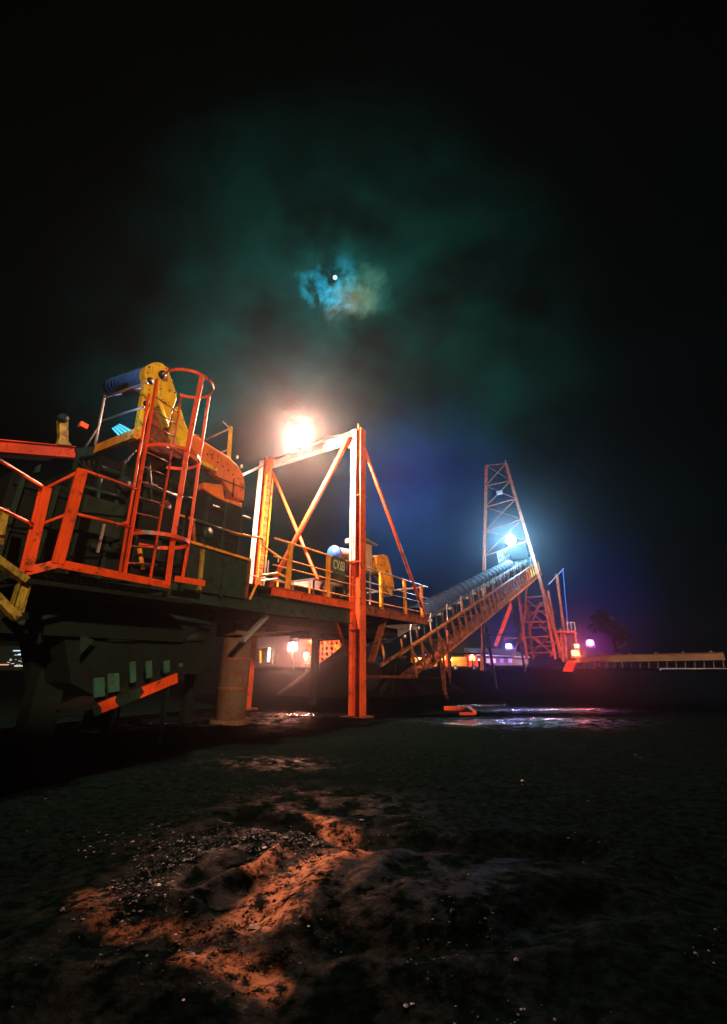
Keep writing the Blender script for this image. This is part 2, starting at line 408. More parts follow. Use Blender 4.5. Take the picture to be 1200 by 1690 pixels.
def water_mat():
    m, nt, b = nodes_mat('puddle_water'); N = nt.nodes.new; L = nt.links.new
    b.inputs['Base Color'].default_value = (.01, .013, .012, 1); b.inputs['Roughness'].default_value = .10
    b.inputs['Specular IOR Level'].default_value = .9
    tc = N('ShaderNodeTexCoord'); n = N('ShaderNodeTexNoise'); n.inputs['Scale'].default_value = 9; n.inputs['Detail'].default_value = 9; n.inputs['Roughness'].default_value = .7
    L(tc.outputs['Object'], n.inputs['Vector'])
    bu = N('ShaderNodeBump'); bu.inputs['Strength'].default_value = .9; bu.inputs['Distance'].default_value = .05
    L(n.outputs[0], bu.inputs['Height']); L(bu.outputs[0], b.inputs['Normal']); return m
M['water'] = water_mat()
def puddle(c, rx, ry, rot, seed, label):
    rnd = random.Random(seed); pts = []
    for i in range(44):
        a = 2 * math.pi * i / 44; v = Vector((math.cos(a) * 1.6, math.sin(a) * 1.6, seed))
        k = 1 + .45 * noise.noise(v) + .25 * noise.noise(v * 3)
        x, y = math.cos(a) * rx * k, math.sin(a) * ry * k
        pts.append(Vector((c.x + x * math.cos(rot) - y * math.sin(rot), c.y + x * math.sin(rot) + y * math.cos(rot), 0)))
    z = sum(ht(p.x, p.y) for p in pts + [c]) / (len(pts) + 1) + .012
    mb = MB(); mb.prism([p + UP * (z - .12) for p in pts], UP * .12)
    tag(mb.build('puddle', 'water'), label, 'puddle', 'puddles in the yard', 'structure')
puddle(at_z(850, 1192, 0), 1.9, .55, .25, 1, 'long puddle with cyan glints below the lit conveyor tower')
puddle(at_z(905, 1172, 0), 1.6, .35, .1, 2, 'narrow puddle behind the cyan glinting one')
puddle(at_z(522, 1180, 0), 1.0, .42, .05, 3, 'puddle beneath the walkway left of the tall orange column')
puddle(at_z(305, 1188, 0), .9, .8, -.3, 4, 'glittering puddle under the machine beside the round pier')
puddle(at_z(345, 1200, 0), .25, .18, 0, 5, 'small bright puddle touching the round pier')
puddle(at_z(790, 1165, 0), 1.1, .35, .2, 6, 'puddle beside the orange bar')

# ------------------------------------------------------------------ portal frame with the big light
MAIN = at_s(495, 720, -1.3)
def portal():
    r = thing('portal_frame', P(0, -2.2, 0), 'tall orange steel portal frame with crossed braces carrying the brightest light', 'steel frame')
    WB = -4.30
    for w, lab in ((0, None), (WB, None)):
        mb = MB(); mb.ibeam(P(0, w, .02), P(0, w, 8.62), .38, .30, .028, NN)
        c = mb.build('column', 'portal', r, bevel=.004)
        if w == 0: MB().box(-.168, -.156, w - .19, w + .01, 4.15, 8.58).build('glare_strip', 'white', c)  # white strip paints the lamp's glare onto the column face
        else: MB().box(-.168, -.156, w - .19, w + .04, 3.0, 8.58).build('glare_strip', 'white', c)
        b = MB(); b.box(-.32, .32, w - .32, w + .32, -.05, .05)
        b.build('base_plate', 'rusty', c)
    mb = MB(); mb.ibeam(P(0, WB + .2, 8.40), P(0, -.2, 8.40), .30, .22, .02, UP); mb.build('crossbeam', 'galv', r, bevel=.004)
    MB().tube(at_s(577, 722, -.22), at_s(399, 1058, -.22), .085, 12).build('brace', 'portal', r, True)
    MB().tube(at_s(449, 778, .22), at_s(584, 1098, .22), .055, 12).build('brace', 'portal', r, True)
    MB().tube(P(.16, .06, 8.15), at_w(702, 1018, 0), .060, 12).build('stay', 'portal', r, True)
    MB().tube(P(-.16, WB, 8.35), P(-3.2, WB + .15, 5.9), .05, 10).build('stay', 'galv', r, True)
    MB().tube(P(0, 0, 8.6), P(0, 0, 8.86), .02, 8).build('pipe_stub', 'portal', r)
    MB().tube(P(0, WB, 8.6), P(0, WB, 8.80), .02, 8).build('pipe_stub', 'portal', r)
    for w, sg in ((0, -1), (WB, 1)):
        g = MB(); g.prism([P(-.172, w + sg * .19, 8.56), P(-.172, w + sg * .19, 7.95), P(-.172, w + sg * .30, 7.95), P(-.172, w + sg * .62, 8.24), P(-.172, w + sg * .62, 8.56)], D * .02)
        for dz, dw in ((.08, .26), (.08, .52), (.3, .26), (.5, .26), (.3, .45)): g.tube(P(-.20, w + sg * dw, 8.54 - dz), P(-.17, w + sg * dw, 8.54 - dz), .018, 6)
        g.build('gusset_plate', 'portal', r)
    for z_ in (2.2, 4.1, 6.2):
        g = MB(); g.box(-.16, .16, -.215, .215, z_, z_ + .02); g.build('splice_flange', 'portal', r)
    cb = [MAIN - UP * .3, P(-.2, -2.3, 8.62), P(-.2, -1.2, 8.60), P(-.2, -.25, 8.50), P(-.21, -.10, 8.2), P(-.21, -.10, 5.0), P(-.21, -.08, 3.1)]
    MB().path(cb, .014, 6).build('power_cable', 'belt', r, True)
    ld = MB()
    for ds in (-.15, .17): ld.bar(P(ds, WB + .26, 3.2), P(ds, WB + .26, 7.9), .05, .025, NN)
    l = ld.build('ladder', 'amber', r)
    for k in range(16):
        MB().tube(P(-.15, WB + .26, 3.35 + k * .29), P(.17, WB + .26, 3.35 + k * .29), .013, 8).build('rung', 'coal', l, True)
    return r
portal()
def floodlight(name, loc, watts, rgb, size, label, to=None, soft=.12, mast=None, group='lit floodlights', em=60):
    rnd_ = name == 'floodlight' and watts < 10000; LR = size * .8; size = min(size, .30)
    r = thing(name, loc, label, 'floodlight', group)
    loc = Vector(loc); to = (Vector(to) - loc).normalized() if to else (EYE - loc).normalized()
    side = to.cross(UP).normalized(); up = side.cross(to); h = size
    q = lambda a, b, c: loc + side * a * h + up * b * h * .75 + to * c * h
    mb = MB(); f0 = [q(-1, -1, 0), q(1, -1, 0), q(1, 1, 0), q(-1, 1, 0)]; b0 = [q(-.5, -.5, -.8), q(.5, -.5, -.8), q(.5, .5, -.8), q(-.5, .5, -.8)]
    mb.hexa(b0, f0)
    for k in range(5): mb.bar(q(-.4 + k * .2, -.5, -.85), q(-.4 + k * .2, .5, -.85), .03 * h, .2 * h, side)
    mb.build('housing', 'galv', r)
    ml = MB()
    if rnd_: ml.sphere(loc + to * h * .15, LR, 20, 12)
    else: ml.hexa([q(-.9, -.9, .02), q(.9, -.9, .02), q(.9, .9, .02), q(-.9, .9, .02)], [q(-.9, -.9, .10), q(.9, -.9, .10), q(.9, .9, .10), q(-.9, .9, .10)])
    ml.build('lens', glow(name + '_glow', rgb, em), r, rnd_)
    mk = MB(); mk.bar(q(-1.1, 0, -.2), q(-1.1, -1.5, -.2), .12 * h, .04 * h, to); mk.bar(q(1.1, 0, -.2), q(1.1, -1.5, -.2), .12 * h, .04 * h, to)
    mk.bar(q(-1.1, -1.5, -.2), q(1.1, -1.5, -.2), .12 * h, .04 * h, to); mk.build('bracket', 'galv', r)
    if mast is not None:
        MB().tube(q(0, -1.5, -.2), mast, .035, 10).build('pole', 'coal', r, True)
    point('lamp', loc + to * ((h * .15 + LR + soft + .05) if rnd_ else (h * .10 + .25)), watts, rgb, r, soft)
    return r
floodlight('floodlight', MAIN, 14000, (1, .47, .31), .40, 'brightest orange-white floodlight on top of the tall portal frame', soft=.16, mast=P(-.1, -2.45, 8.5))

# ------------------------------------------------------------------ walkway deck along the conveyor
def rail_set(root, pts_base, hgt, mat_post, mat_rail, levels=(1.0, .5), post='bar', r=.022, label=None):
    for b in pts_base:
        mb = MB()
        if post == 'bar': mb.bar(b, b + UP * hgt, .12, .05, D)
        else: mb.tube(b, b + UP * hgt, .025, 8)
        mb.build('post', mat_post, root)
    for lv in levels:
        MB().path([b + UP * hgt * lv for b in pts_base], r).build('rail', mat_rail, root)
def walkway():
    r = thing('elevated_walkway', P(-1, -1, 0), 'elevated steel walkway with amber railing posts running behind the tall orange column', 'walkway')
    Z = 2.95
    d = MB(); d.box(-6.2, 4.55, -4.0, -.12, Z - .09, Z - .02); d.build('deck_plate', 'coal', r)
    MB().ibeam(P(-3.5, .02, Z - .12), P(-.20, .02, Z - .12), .20, .10, .015, UP).build('edge_beam', 'portal', r)
    MB().ibeam(P(.22, -.05, Z - .14), P(4.7, -.05, Z - .14), .30, .14, .015, UP).build('edge_beam', 'rusty', r)
    MB().ibeam(P(-6.3, -.1, Z - .42), P(-.25, -.1, Z - .42), .36, .16, .02, UP).build('main_girder', 'teal', r)
    MB().ibeam(P(-6.3, -3.9, Z - .42), P(4.5, -3.9, Z - .42), .36, .16, .02, UP).build('main_girder', 'teal', r)
    for k in range(9):
        s = -5.9 + k * 1.25
        MB().bar(P(s, -3.8, Z - .19), P(s, -.2, Z - .19), .10, .16, D).build('cross_beam', 'coal', r)
    # near railing: posts with flat amber uprights
    H = 1.12
    posts = [-2.95, -1.42, 1.33, 2.9, 4.2]
    hts = []
    for s in posts:
        mb = MB(); mb.ibeam(P(s, 0, Z - .05), P(s, 0, Z + H), .13, .07, .012, D); mb.build('post', 'amber', r)
    for s0, s1 in ((-3.5, -.18), (.2, 4.75)):
        for h, rr, mt in ((H - .02, .024, 'amber' if s0 < 0 else 'galv'), (H * .60, .016, 'amber' if s0 < 0 else 'galv'), (H * .42, .016, 'amber' if s0 < 0 else 'galv'), (.12, .016, 'amber')):
            MB().tube(P(s0, 0, Z + h), P(s1, 0, Z + h), rr, 8).build('rail', mt, r, True)
    MB().bar(P(4.5, 0, Z + H * .95), P(4.5, -3.9, Z + H * .95), .04, .04).build('rail', 'galv', r)
    # far railing, jogging round the column with the ladder
    w = -.55; zz = Z
    far = [P(-6.2, -.5, zz + 1.15), P(-4.3, -.5, zz + 1.12), P(-3.95, .05, zz + .98), P(-3.3, -.6, zz + 1.05), P(-2.6, -.5, zz + .8)]
    MB().path(far, .024).build('rail', 'amber', r)
    fr2 = [P(-6.4, -3.9, zz + 1.1), P(-4.6, -3.9, zz + 1.1), P(4.5, -3.9, zz + 1.1)]
    MB().path(fr2, .024).build('rail', 'galv', r)
    for k in range(7):
        MB().bar(P(-6.3 + k * 1.75, -3.9, zz), P(-6.3 + k * 1.75, -3.9, zz + 1.1), .06, .03, D).build('post', 'amber', r)
    # hooped barrier round the deck hatch
    hp = [at_w(412, 990, .0), at_w(430, 950, 0), at_w(458, 946, 0), at_w(474, 954, 0), at_w(471, 975, 0)]
    MB().path(hp, .028).build('hatch_rail', 'amber', r)
    MB().path([p + D * .5 - NN * .5 for p in hp], .022).build('hatch_rail', 'galv', r)
    for a, b in (((438, 922), (436, 950)), ((443, 925), (441, 950)), ((460, 918), (459, 928))):
        MB().tube(at_w(*a, -.3), at_w(*b, -.3), .024, 8).build('post', 'galv', r)
    # struts under the deck
    MB().bar(at_w(440, 1017, -.4), at_w(400, 1058, -.4), .12, .08).build('strut', 'galv', r)
    MB().bar(at_w(480, 982, -.4), at_w(462, 998, -.4), .06, .05).build('strut', 'galv', r)
    MB().bar(at_w(634, 1022, -.5), at_w(612, 1094, -.5), .20, .10).build('strut', 'rusty', r)
    MB().box(-4.0, 4.3, -3.3, -1.1, 2.25, 2.55).build('return_belt_tray', 'coal', r)
    for k in range(6): MB().tube(P(-3.4 + k * 1.4, -3.2, 2.15), P(-3.4 + k * 1.4, -1.2, 2.15), .07, 10).build('return_roller', 'teal', r, True)
    for s in (-2.6, 2.6):
        MB().ibeam(P(s, -3.6, -.1), P(s, -3.6, Z - .6), .26, .2, .02, D).build('leg', 'coal', r)
    MB().bar(at_w(536, 992, -3), at_w(583, 1078, -3), .12, .06).build('strut', 'teal', r)
    return r
walkway()
def pier():
    r = thing('concrete_pier', P(-2.75, -1.75, 0), 'round rust-stained concrete pier under the walkway', 'pier')
    c = P(-2.75, -1.75, 0); mb = MB(); mb.tube(c - UP * .1, c + UP * 1.95, .35, 28); mb.build('shaft', 'concrete', r, True)
    f = MB(); f.tube(c - UP * .15, c + UP * .12, .52, 24, .46); f.build('footing', 'concrete', r)
    for z_ in (.75, 1.4): MB().tube(c + UP * z_, c + UP * (z_ + .05), .362, 28).build('steel_band', 'rusty', r)
    MB().box(-3.2, -2.3, -2.2, -1.3, 1.95, 2.15).build('cap', 'concrete', r)
    MB().ibeam(P(-2.75, -1.75, 2.15), P(-2.75, -1.75, 2.76), .22, .2, .02, D).build('stub_column', 'teal', r)
pier()
def sign():
    p0 = at_w(534, 912, 0); r = thing('sign', P(-1.35, .05, 3.55), 'small green sign reading CV.03 hung on the walkway railing', 'sign')
    mb = MB(); mb.box(-1.30, -.72, .04, .055, 3.60, 4.06); mb.build('plate', 'signgreen', r)
    cu = bpy.data.curves.new('lettering', 'FONT'); cu.body = 'CV.03'; cu.size = .27; cu.align_x = 'CENTER'; cu.align_y = 'CENTER'; cu.extrude = .003
    t = bpy.data.objects.new('tmp', cu); col.objects.link(t)
    dg = bpy.context.evaluated_depsgraph_get(); me = bpy.data.meshes.new_from_object(t.evaluated_get(dg)); bpy.data.objects.remove(t)
    mt = Matrix((tuple(D) , tuple(UP), tuple(NN))).transposed().to_4x4()
    mt = Matrix.Translation(P(-1.01, .060, 3.83) - Vector(r.location)) @ mt @ Matrix.Diagonal((.78, 1.35, 1, 1))
    me.transform(mt); me.materials.clear(); me.materials.append(M['letter'])
    o = bpy.data.objects.new('lettering', me); col.objects.link(o); o.parent = r
sign()
def drive_unit():
    r = thing('control_cabinet', P(.9, -.55, 2.95), 'cream control cabinet with a small overhanging roof right of the tall column', 'cabinet')
    MB().box(.75, 1.35, -.85, -.35, 4.10, 5.00).build('body', 'grey', r, bevel=.01)
    MB().hexa([P(.65, -.95, 5.0), P(1.55, -.95, 5.0), P(1.55, -.25, 5.0), P(.65, -.25, 5.0)], [P(.65, -.95, 5.14), P(1.6, -.95, 5.04), P(1.6, -.25, 5.04), P(.65, -.25, 5.14)]).build('roof', 'galv', r)
    for s, w in ((.8, -.8), (1.3, -.8), (1.3, -.4), (.8, -.4)):
        MB().bar(P(s, w, 2.93), P(s, w, 4.1), .05, .05).build('leg', 'galv', r)
    r = thing('belt_guard', P(2.6, -1, 2.95), 'amber oblong belt guard leaning beside the cream cabinet', 'machine guard')
    # outline of the guard, wide at the top
    pts = [(621, 920), (624, 916), (634, 915), (640, 918), (645, 935), (651, 966), (650, 978), (646, 985), (640, 975), (633, 955), (624, 945), (621, 935)]
    MB().prism([at_w(x, y, -.7) for x, y in pts], -NN * .28).build('guard_shell', 'amber', r, bevel=.015)
    MB().bar(at_w(629, 968, -.75), at_w(629, 1003, -.75), .08, .06).build('leg', 'amber', r)
    r = thing('drive_motor', P(1.6, -1.2, 2.95), 'pale blue rounded drive motor between the column and the amber guard', 'motor')
    MB().tube(P(.2, -1.0, 4.55), P(1.9, -1.0, 4.75), .22, 20).build('casing', 'galv', r, True)
    MB().tube(P(.1, -1.0, 4.54), P(.2, -1.0, 4.55), .26, 20).build('end_cap', 'blue', r, True)
    MB().tube(P(1.9, -1.0, 4.75), P(2.05, -1.0, 4.77), .26, 20).build('end_cap', 'blue', r, True)
    for s in (.5, 1.6):
        MB().box(s, s + .12, -1.2, -.8, 2.9, 4.5).build('stand', 'teal', r)
    MB().box(.3, 1.9, -1.25, -.75, 3.2, 3.3).build('base_frame', 'teal', r)
    r = thing('idler_table', P(-.7, -1.3, 2.95), 'low grey steel table on thin legs behind the CV.03 sign', 'steel table')
    MB().box(-.9, .9, -1.9, -.9, 3.55, 3.62).build('table_top', 'galv', r)
    for s, w in ((-.8, -1), (0, -1), (.8, -1), (-.8, -1.8), (.8, -1.8)):
        MB().bar(P(s, w, 2.93), P(s, w, 3.55), .05, .05).build('leg', 'galv', r)
drive_unit()

# ------------------------------------------------------------------ ladder with safety cage
def cage():
    r = thing('caged_ladder', P(-7.0, .5, 2.5), 'bright orange vertical ladder inside a hooped safety cage', 'ladder')
    b1, t1 = at_w(206.5, 944, .5), at_w(259, 625.5, .5)
    b2, t2 = at_w(250, 944, .42), at_z(299, 655, 6.02)
    MB().bar(b1 - UP * .1, t1, .065, .03).build('stringer', 'orange', r)
    MB().bar(b2 - UP * .1, t2, .050, .013).build('stringer', 'orange', r)
    off = D * -.07 - NN * .02
    MB().tube(b1 + off, t1 + off - UP * .35, .025, 8).build('conduit', 'orange', r, True)
    n = 12
    for k in range(n):
        t = .04 + k * .078
        a = b1.lerp(t1, t); b = b2.lerp(t2, t)
        MB().tube(a, b, .011, 8).build('rung', 'rusty', r, True)
    def hoop(c, rad, z, a0, a1, mat='orange', w=.06, white=None):
        pts = []
        for i in range(25):
            a = R(a0 + (a1 - a0) * i / 24); pts.append(P(c[0] + rad * math.cos(a), c[1] + rad * math.sin(a), z))
        MB().strip(pts, w, .012).build('hoop', mat, r)
    hoop((-6.87, .85), .44, 6.07, 215, -75)
    hoop((-6.68, .40), .50, 4.77, 192, -65)
    hoop((-6.67, .46), .49, 3.20, 180, -95)
    # patches of reflective tape
    for px in ((245, 880),):
        pass
    def strap(pts, w):
        MB().path(pts, .001)
        for a, b in zip(pts, pts[1:]): pass
    def flat(pts, w, t, side):
        mb = MB()
        for a, b in zip(pts, pts[1:]): mb.bar(a, b, w, t, side)
        mb.build('strap', 'orange', r)
    zb = 3.2
    flat([at_z(334, 618, 6.07), at_z(309, 743, 4.77), at_z(286, 887, 3.2), at_w(276, 966, .55)], .085, .014, Vector((1, .2, 0)))
    flat([at_z(345, 653, 6.07), at_z(329, 760, 4.77), at_z(311, 897, 3.2), at_w(301, 955, .45)], .05, .014, Vector((1, .2, 0)))
    MB().bar(at_w(289, 955, .5), at_w(338, 963, .5), .03, .10, NN).build('foot_bar', 'orange', r)
    tape = MB()
    for c, rad, z, a0, a1 in (((-6.67, .46), .498, 3.20, 150, 132), ((-6.67, .46), .498, 3.20, -38, -62)):
        tape.strip([P(c[0] + rad * math.cos(R(a0 + (a1 - a0) * i / 5)), c[1] + rad * math.sin(R(a0 + (a1 - a0) * i / 5)), z) for i in range(6)], .062, .016)
    tape.build('reflective_tape', 'galv', r)
cage()
def access_platform():
    r = thing('access_platform', P(-8, .3, 2.4), 'bright red-orange railed landing at the foot of the caged ladder', 'platform')
    W = .55
    p1t, p1b = at_w(75, 806, W), at_w(43, 943, W)
    p2t, p2b = at_w(136, 775, .75), at_w(95, 930, .75)
    MB().ibeam(p1b, p1t, .13, .11, .012, NN).build('post', 'orange', r)
    MB().bar(p2b, p2t, .14, .05, D).build('post', 'orange', r)
    MB().tube(p1t, p2t, .022, 8).build('rail', 'orange', r, True)
    m1, m2 = p1t.lerp(p1b, .47), p2t.lerp(p2b, .48)
    MB().tube(m1, m2, .022, 8).build('rail', 'orange', r, True)
    L1t, L1m = at_w(229, 808, .5), at_w(218, 870, .5)
    MB().tube(p2t, L1t, .022, 8).build('rail', 'orange', r, True)
    MB().tube(m2, L1m, .022, 8).build('rail', 'orange', r, True)
    a0 = at_w(-60, 726, 1.0); a1 = at_w(-60, 816, 1.0)
    MB().tube(p1t, p1t + Vector((-.02, -3.2, .10)), .026, 8).build('rail', 'orange', r, True)
    MB().tube(m1, m1 + Vector((-.02, -3.2, .10)), .022, 8).build('rail', 'orange', r, True)
    MB().bar(p1b, p2b, .03, .11, NN).build('toe_beam', 'orange', r)
    MB().bar(p2b, at_w(280, 966, .5), .03, .11, NN).build('toe_beam', 'orange', r)
    MB().bar(at_w(193, 867, .45), at_w(213, 860, .45), .05, .03).build('latch_bar', 'orange', r)
    z = 2.42
    g = MB()
    for k in range(26):
        s = -8.3 + k * .075; g.bar(P(s, .5, z), P(s, -1.4, z), .012, .04, D)
    for k in range(14): g.bar(P(-8.3, .5 - k * .14, z), P(-6.3, .5 - k * .14, z), .012, .03, NN)
    g.build('grating', 'teal', r)
    g = MB(); g.box(-8.4, -5.9, -1.5, .55, 2.24, 2.30); g.build('floor_tray', 'coal', r)
    MB().ibeam(P(-8.35, .35, 2.24), at_w(25, 1012, .5), .14, .12, .012, D).build('leg', 'olive', r)
    MB().prism([at_w(42, 950, .4), at_w(75, 968, .4), at_w(42, 966, .4)], -NN * .03).build('gusset', 'olive', r)
    MB().bar(at_w(-30, 905, .5), at_w(42, 958, .5), .14, .08).build('stair_stringer', 'olive', r)
    MB().bar(at_w(-30, 960, .5), at_w(28, 1020, .5), .14, .08).build('stair_stringer', 'olive', r)
    MB().bar(at_w(8, 840, .2), at_w(-4, 900, .2), .10, .08).build('post', 'olive', r)
    MB().bar(at_w(172, 865, 0), at_w(161, 912, 0), .035, .035).build('post', 'galv', r)
access_platform()

# ------------------------------------------------------------------ machine body, hood, head end of the left conveyor
def machine():
    r = thing('crusher_house', P(-5.6, -1.6, 2.3), 'dark green crusher housing with ribs behind the caged ladder', 'machine')
    b = MB()
    b.box(-8.6, -7.45, -3.4, -.55, 2.36, 4.0); b.box(-7.448, -4.0, -3.4, -.552, 2.36, 4.75); b.build('body', 'coal', r)
    for k in range(10):
        s = -8.5 + k * .48; MB().box(s, s + .07, -.55, -.47, 2.42, 3.95 if s < -7.5 else 4.7).build('rib', 'teal', r)
    for z in (3.1, 3.8): MB().box(-8.55, -4.05, -.549, -.50, z, z + .06).build('flange', 'coal', r)
    MB().box(-7.6, -6.9, -.55, -.36, 3.3, 3.9).build('inspection_door', 'teal', r)
    MB().box(-6.6, -5.9, -.55, -.36, 3.5, 4.1).build('inspection_door', 'coal', r)
    for k in range(5):
        MB().tube(P(-7.4 + k * .8, -.50, 4.5), P(-7.4 + k * .8 + .3, -.50, 4.5), .05, 10).build('bolt_boss', 'teal', r)
    for x0, y0, x1, y1, rr, mt in ((128, 800, 205, 822, .04, 'teal'), (140, 850, 200, 866, .05, 'rusty'), (235, 800, 300, 822, .045, 'teal'), (238, 842, 290, 858, .03, 'galv'), (262, 880, 300, 892, .06, 'rusty'),
                                   (150, 900, 200, 912, .05, 'teal'), (230, 905, 236, 940, .04, 'amber'), (246, 768, 252, 842, .03, 'teal'), (318, 860, 322, 905, .04, 'rusty'), (165, 790, 160, 860, .04, 'teal'), (325, 858, 392, 884, .035, 'teal')):
        MB().tube(at_w(x0, y0, -.42), at_w(x1, y1, -.42), rr, 10).build('pipe', mt, r, True)
    for x, y, rr, mt in ((205, 800, .14, 'teal'), (178, 880, .16, 'teal'), (270, 836, .11, 'rusty'), (190, 905, .10, 'coal'), (340, 880, .12, 'teal')):
        c = at_w(x, y, -.46); MB().tube(c, c + NN * .09, rr, 20).build('pulley', mt, r, True)
    MB().prism([P(-8.6, -.8, 2.36), P(-4.3, -.8, 2.36), P(-5.0, -.8, 1.7), P(-8.4, -.8, 1.7)], -NN * 2.4).build('hopper', 'coal', r)
    MB().box(-5.3, -4.8, -3.4, -2.9, -.1, 2.4).build('support_column', 'coal', r)
    MB().box(-6.95, -6.5, -2.3, -1.9, -.2, 1.95).build('support_column', 'coal', r)
    MB().prism([at_w(134, 1048, -.6), at_w(156, 1056, -.6), at_w(130, 1084, -.6)], -NN * .03).build('gusset', 'teal', r)
    MB().prism([at_w(x, y, -1.0) for x, y in ((95, 985), (362, 1000), (352, 1088), (330, 1112), (292, 1112), (160, 1150), (118, 1128))], -NN * 1.7).build('lower_hopper', 'coal', r)
    for x, y, l_ in ((180, 1050, .5), (240, 1040, .4), (300, 1050, .5)):
        c = at_w(x, y, -.92); MB().tube(c, c + D * l_, .09, 14).build('roller', 'teal', r, True)
    for x0, y0, x1, y1 in ((20, 1032, 110, 1010), (130, 1005, 250, 1022), (250, 1012, 350, 1030), (58, 1035, 66, 1062), (52, 1012, 60, 1035)):
        MB().tube(at_w(x0, y0, -.6), at_w(x1, y1, -.6), .045, 10).build('pipe', 'teal', r, True)
    # orange hood at the discharge end
    hp = [(306, 708), (328, 722), (352, 738), (378, 754), (393, 768), (402, 783), (405, 800), (403, 826), (387, 820), (370, 796), (345, 775), (312, 752)]
    r = thing('discharge_hood', P(-4.2, -1.6, 4.6), 'rounded orange discharge hood right of the caged ladder', 'hood')
    MB().prism([at_w(x, y, -1.0) for x, y in hp], -NN * 1.5).build('shell', 'hood', r, bevel=.02)
    MB().bar(at_w(386, 790, -.99), at_w(384, 820, -.99), .03, .02).build('seam', 'coal', r)
    MB().bar(at_w(356, 786, -.97), at_w(404, 806, -.97), .03, .02).build('seam', 'rusty', r)
    for x, y in ((391, 757), (398, 772)): MB().tube(at_w(x, y, -1.1), at_w(x, y, -1.1) + UP * .09, .03, 8).build('lifting_lug', 'galv', r)
    lo = [(337, 796), (368, 800), (372, 828), (348, 815), (336, 806)]
    MB().prism([at_w(x, y, -.95) for x, y in lo], -NN * 1.2).build('side_panel', 'hood', r, bevel=.02)
    lo = [(372, 822), (400, 830), (399, 850), (384, 856), (370, 848)]
    MB().prism([at_w(x, y, -1.0) for x, y in lo], -NN * 1.0).build('chute', 'hood', r, bevel=.02)
    lo = [(335, 826), (364, 838), (362, 852), (340, 840)]
    MB().prism([at_w(x, y, -.95) for x, y in lo], -NN * .9).build('side_panel', 'rusty', r, bevel=.02)
    MB().prism([at_w(x, y, -1.15) for x, y in ((300, 760), (372, 790), (372, 885), (300, 870))], -NN * 2).build('chute_casing', 'teal', r)
    for k in range(7):
        x = 342 + k * 8.5; y = 738 + k * 6.6
        c = at_w(x, y + 12, -.985); MB().tube(c, c + NN * .02, .018, 8).build('bolt', 'coal', r)
    # amber posts and thin rails over the hood
    r = thing('hood_railing', P(-4.3, -1.3, 5.6), 'thin railing with one yellow post above the orange hood', 'railing')
    MB().bar(at_w(381, 704, -1.2), at_w(376, 788, -1.2), .09, .05, D).build('post', 'yellow', r)
    for (x0, y0), (x1, y1) in (((380, 707), (340, 725)), ((377, 742), (342, 757)), ((380, 708), (368, 696))):
        MB().tube(at_s(x0, y0, -4.2), at_s(x1, y1, -4.2), .02, 8).build('rail', 'galv', r, True)
    MB().bar(at_w(332, 763, -.9), at_w(358, 776, -.9), .04, .09, NN).build('toe_plate', 'yellow', r)
    # tank box on the deck edge
    r = thing('steel_tank', P(-4.7, -.1, 2.9), 'green steel box with amber angle edges standing on the walkway', 'tank')
    q = [at_w(x, y, .02) for x, y in ((312, 895), (411, 925), (404, 988), (306, 972))]
    MB().prism(q, -NN * .5).build('body', 'teal', r)
    MB().bar(q[0] + NN * .03, q[1] + NN * .03, .05, .08, UP).build('edge_angle', 'amber', r)
    MB().bar(q[1] + NN * .03, q[2] + NN * .03, .06, .04, NN).build('edge_angle', 'rusty', r)
    for x in (335, 372):
        MB().bar(at_w(x, 900 + (x - 312) * .3, .05), at_w(x - 7, 976 + (x - 312) * .16, .05), .07, .05, D).build('stiffener', 'olive' if x < 340 else 'teal', r)
    # yellow chain guard
    r = thing('chain_guard', P(-6.3, -1, 5.2), 'big yellow chain guard shaped like a bent arm behind the cage hoops', 'machine guard')
    z = lambda x, y: (170 + x / 4.8, 590 + y / 4.8)
    plate = [(335, 90), (350, 62), (395, 40), (430, 34), (470, 44), (492, 62), (522, 110), (548, 180), (575, 262), (585, 330), (556, 410), (515, 548), (462, 400), (440, 375), (440, 240), (415, 200), (350, 190), (333, 140)]
    MB().prism([at_w(*z(*q_), -.95) for q_ in plate], -NN * .22).build('side_plate', 'yellow', r, bevel=.012)
    leg = [(340, 170), (412, 196), (398, 330), (372, 420), (300, 640), (262, 628), (290, 480), (325, 260)]
    MB().prism([at_w(*z(*q_), -.90) for q_ in leg], -NN * .16).build('front_leg', 'yellow', r, bevel=.012)
    leg = [(600, 380), (625, 420), (650, 520), (688, 600), (672, 690), (655, 718), (560, 680), (560, 600), (580, 520)]
    MB().prism([at_w(*z(*q_), -.98) for q_ in leg], -NN * .2).build('rear_leg', 'yellow', r, bevel=.012)
    MB().prism([at_w(*z(*q_), -1.2) for q_ in ((400, 380), (560, 420), (540, 700), (390, 660))], -NN * .3).build('back_plate', 'rusty', r)
    for (x, y), rr in (((470, 140), .10), ((335, 372), .07), ((372, 190), .08)):
        c = at_w(*z(x, y), -.93); b_ = MB().tube(c, c + NN * .05, rr, 16).build('bearing', 'coal', r, True)
        MB().tube(c + NN * .05, c + NN * .08, rr * .45, 12).build('shaft_end', 'galv', b_, True)
    for x, y in ((360, 80), (500, 90), (535, 180), (565, 280), (540, 420), (450, 250), (455, 340), (318, 420), (300, 540), (352, 260)):
        c = at_w(*z(x, y), -.94); MB().tube(c, c + NN * .07, .014, 6).build('bolt', 'rusty', r)
    MB().tube(at_w(*z(450, 360), -.9), at_w(*z(512, 545), -.9), .035, 10).build('hydraulic_rod', 'yellow', r, True)
    MB().tube(at_w(*z(430, 430), -1.3), at_w(*z(480, 700), -1.3), .08, 12).build('drive_shaft', 'rusty', r, True)
    MB().prism([at_w(*z(x, y), -1.1) for x, y in ((300, 590), (560, 650), (690, 720), (740, 790), (600, 800), (330, 720))], -NN * .5).build('base_box', 'rusty', r, bevel=.02)
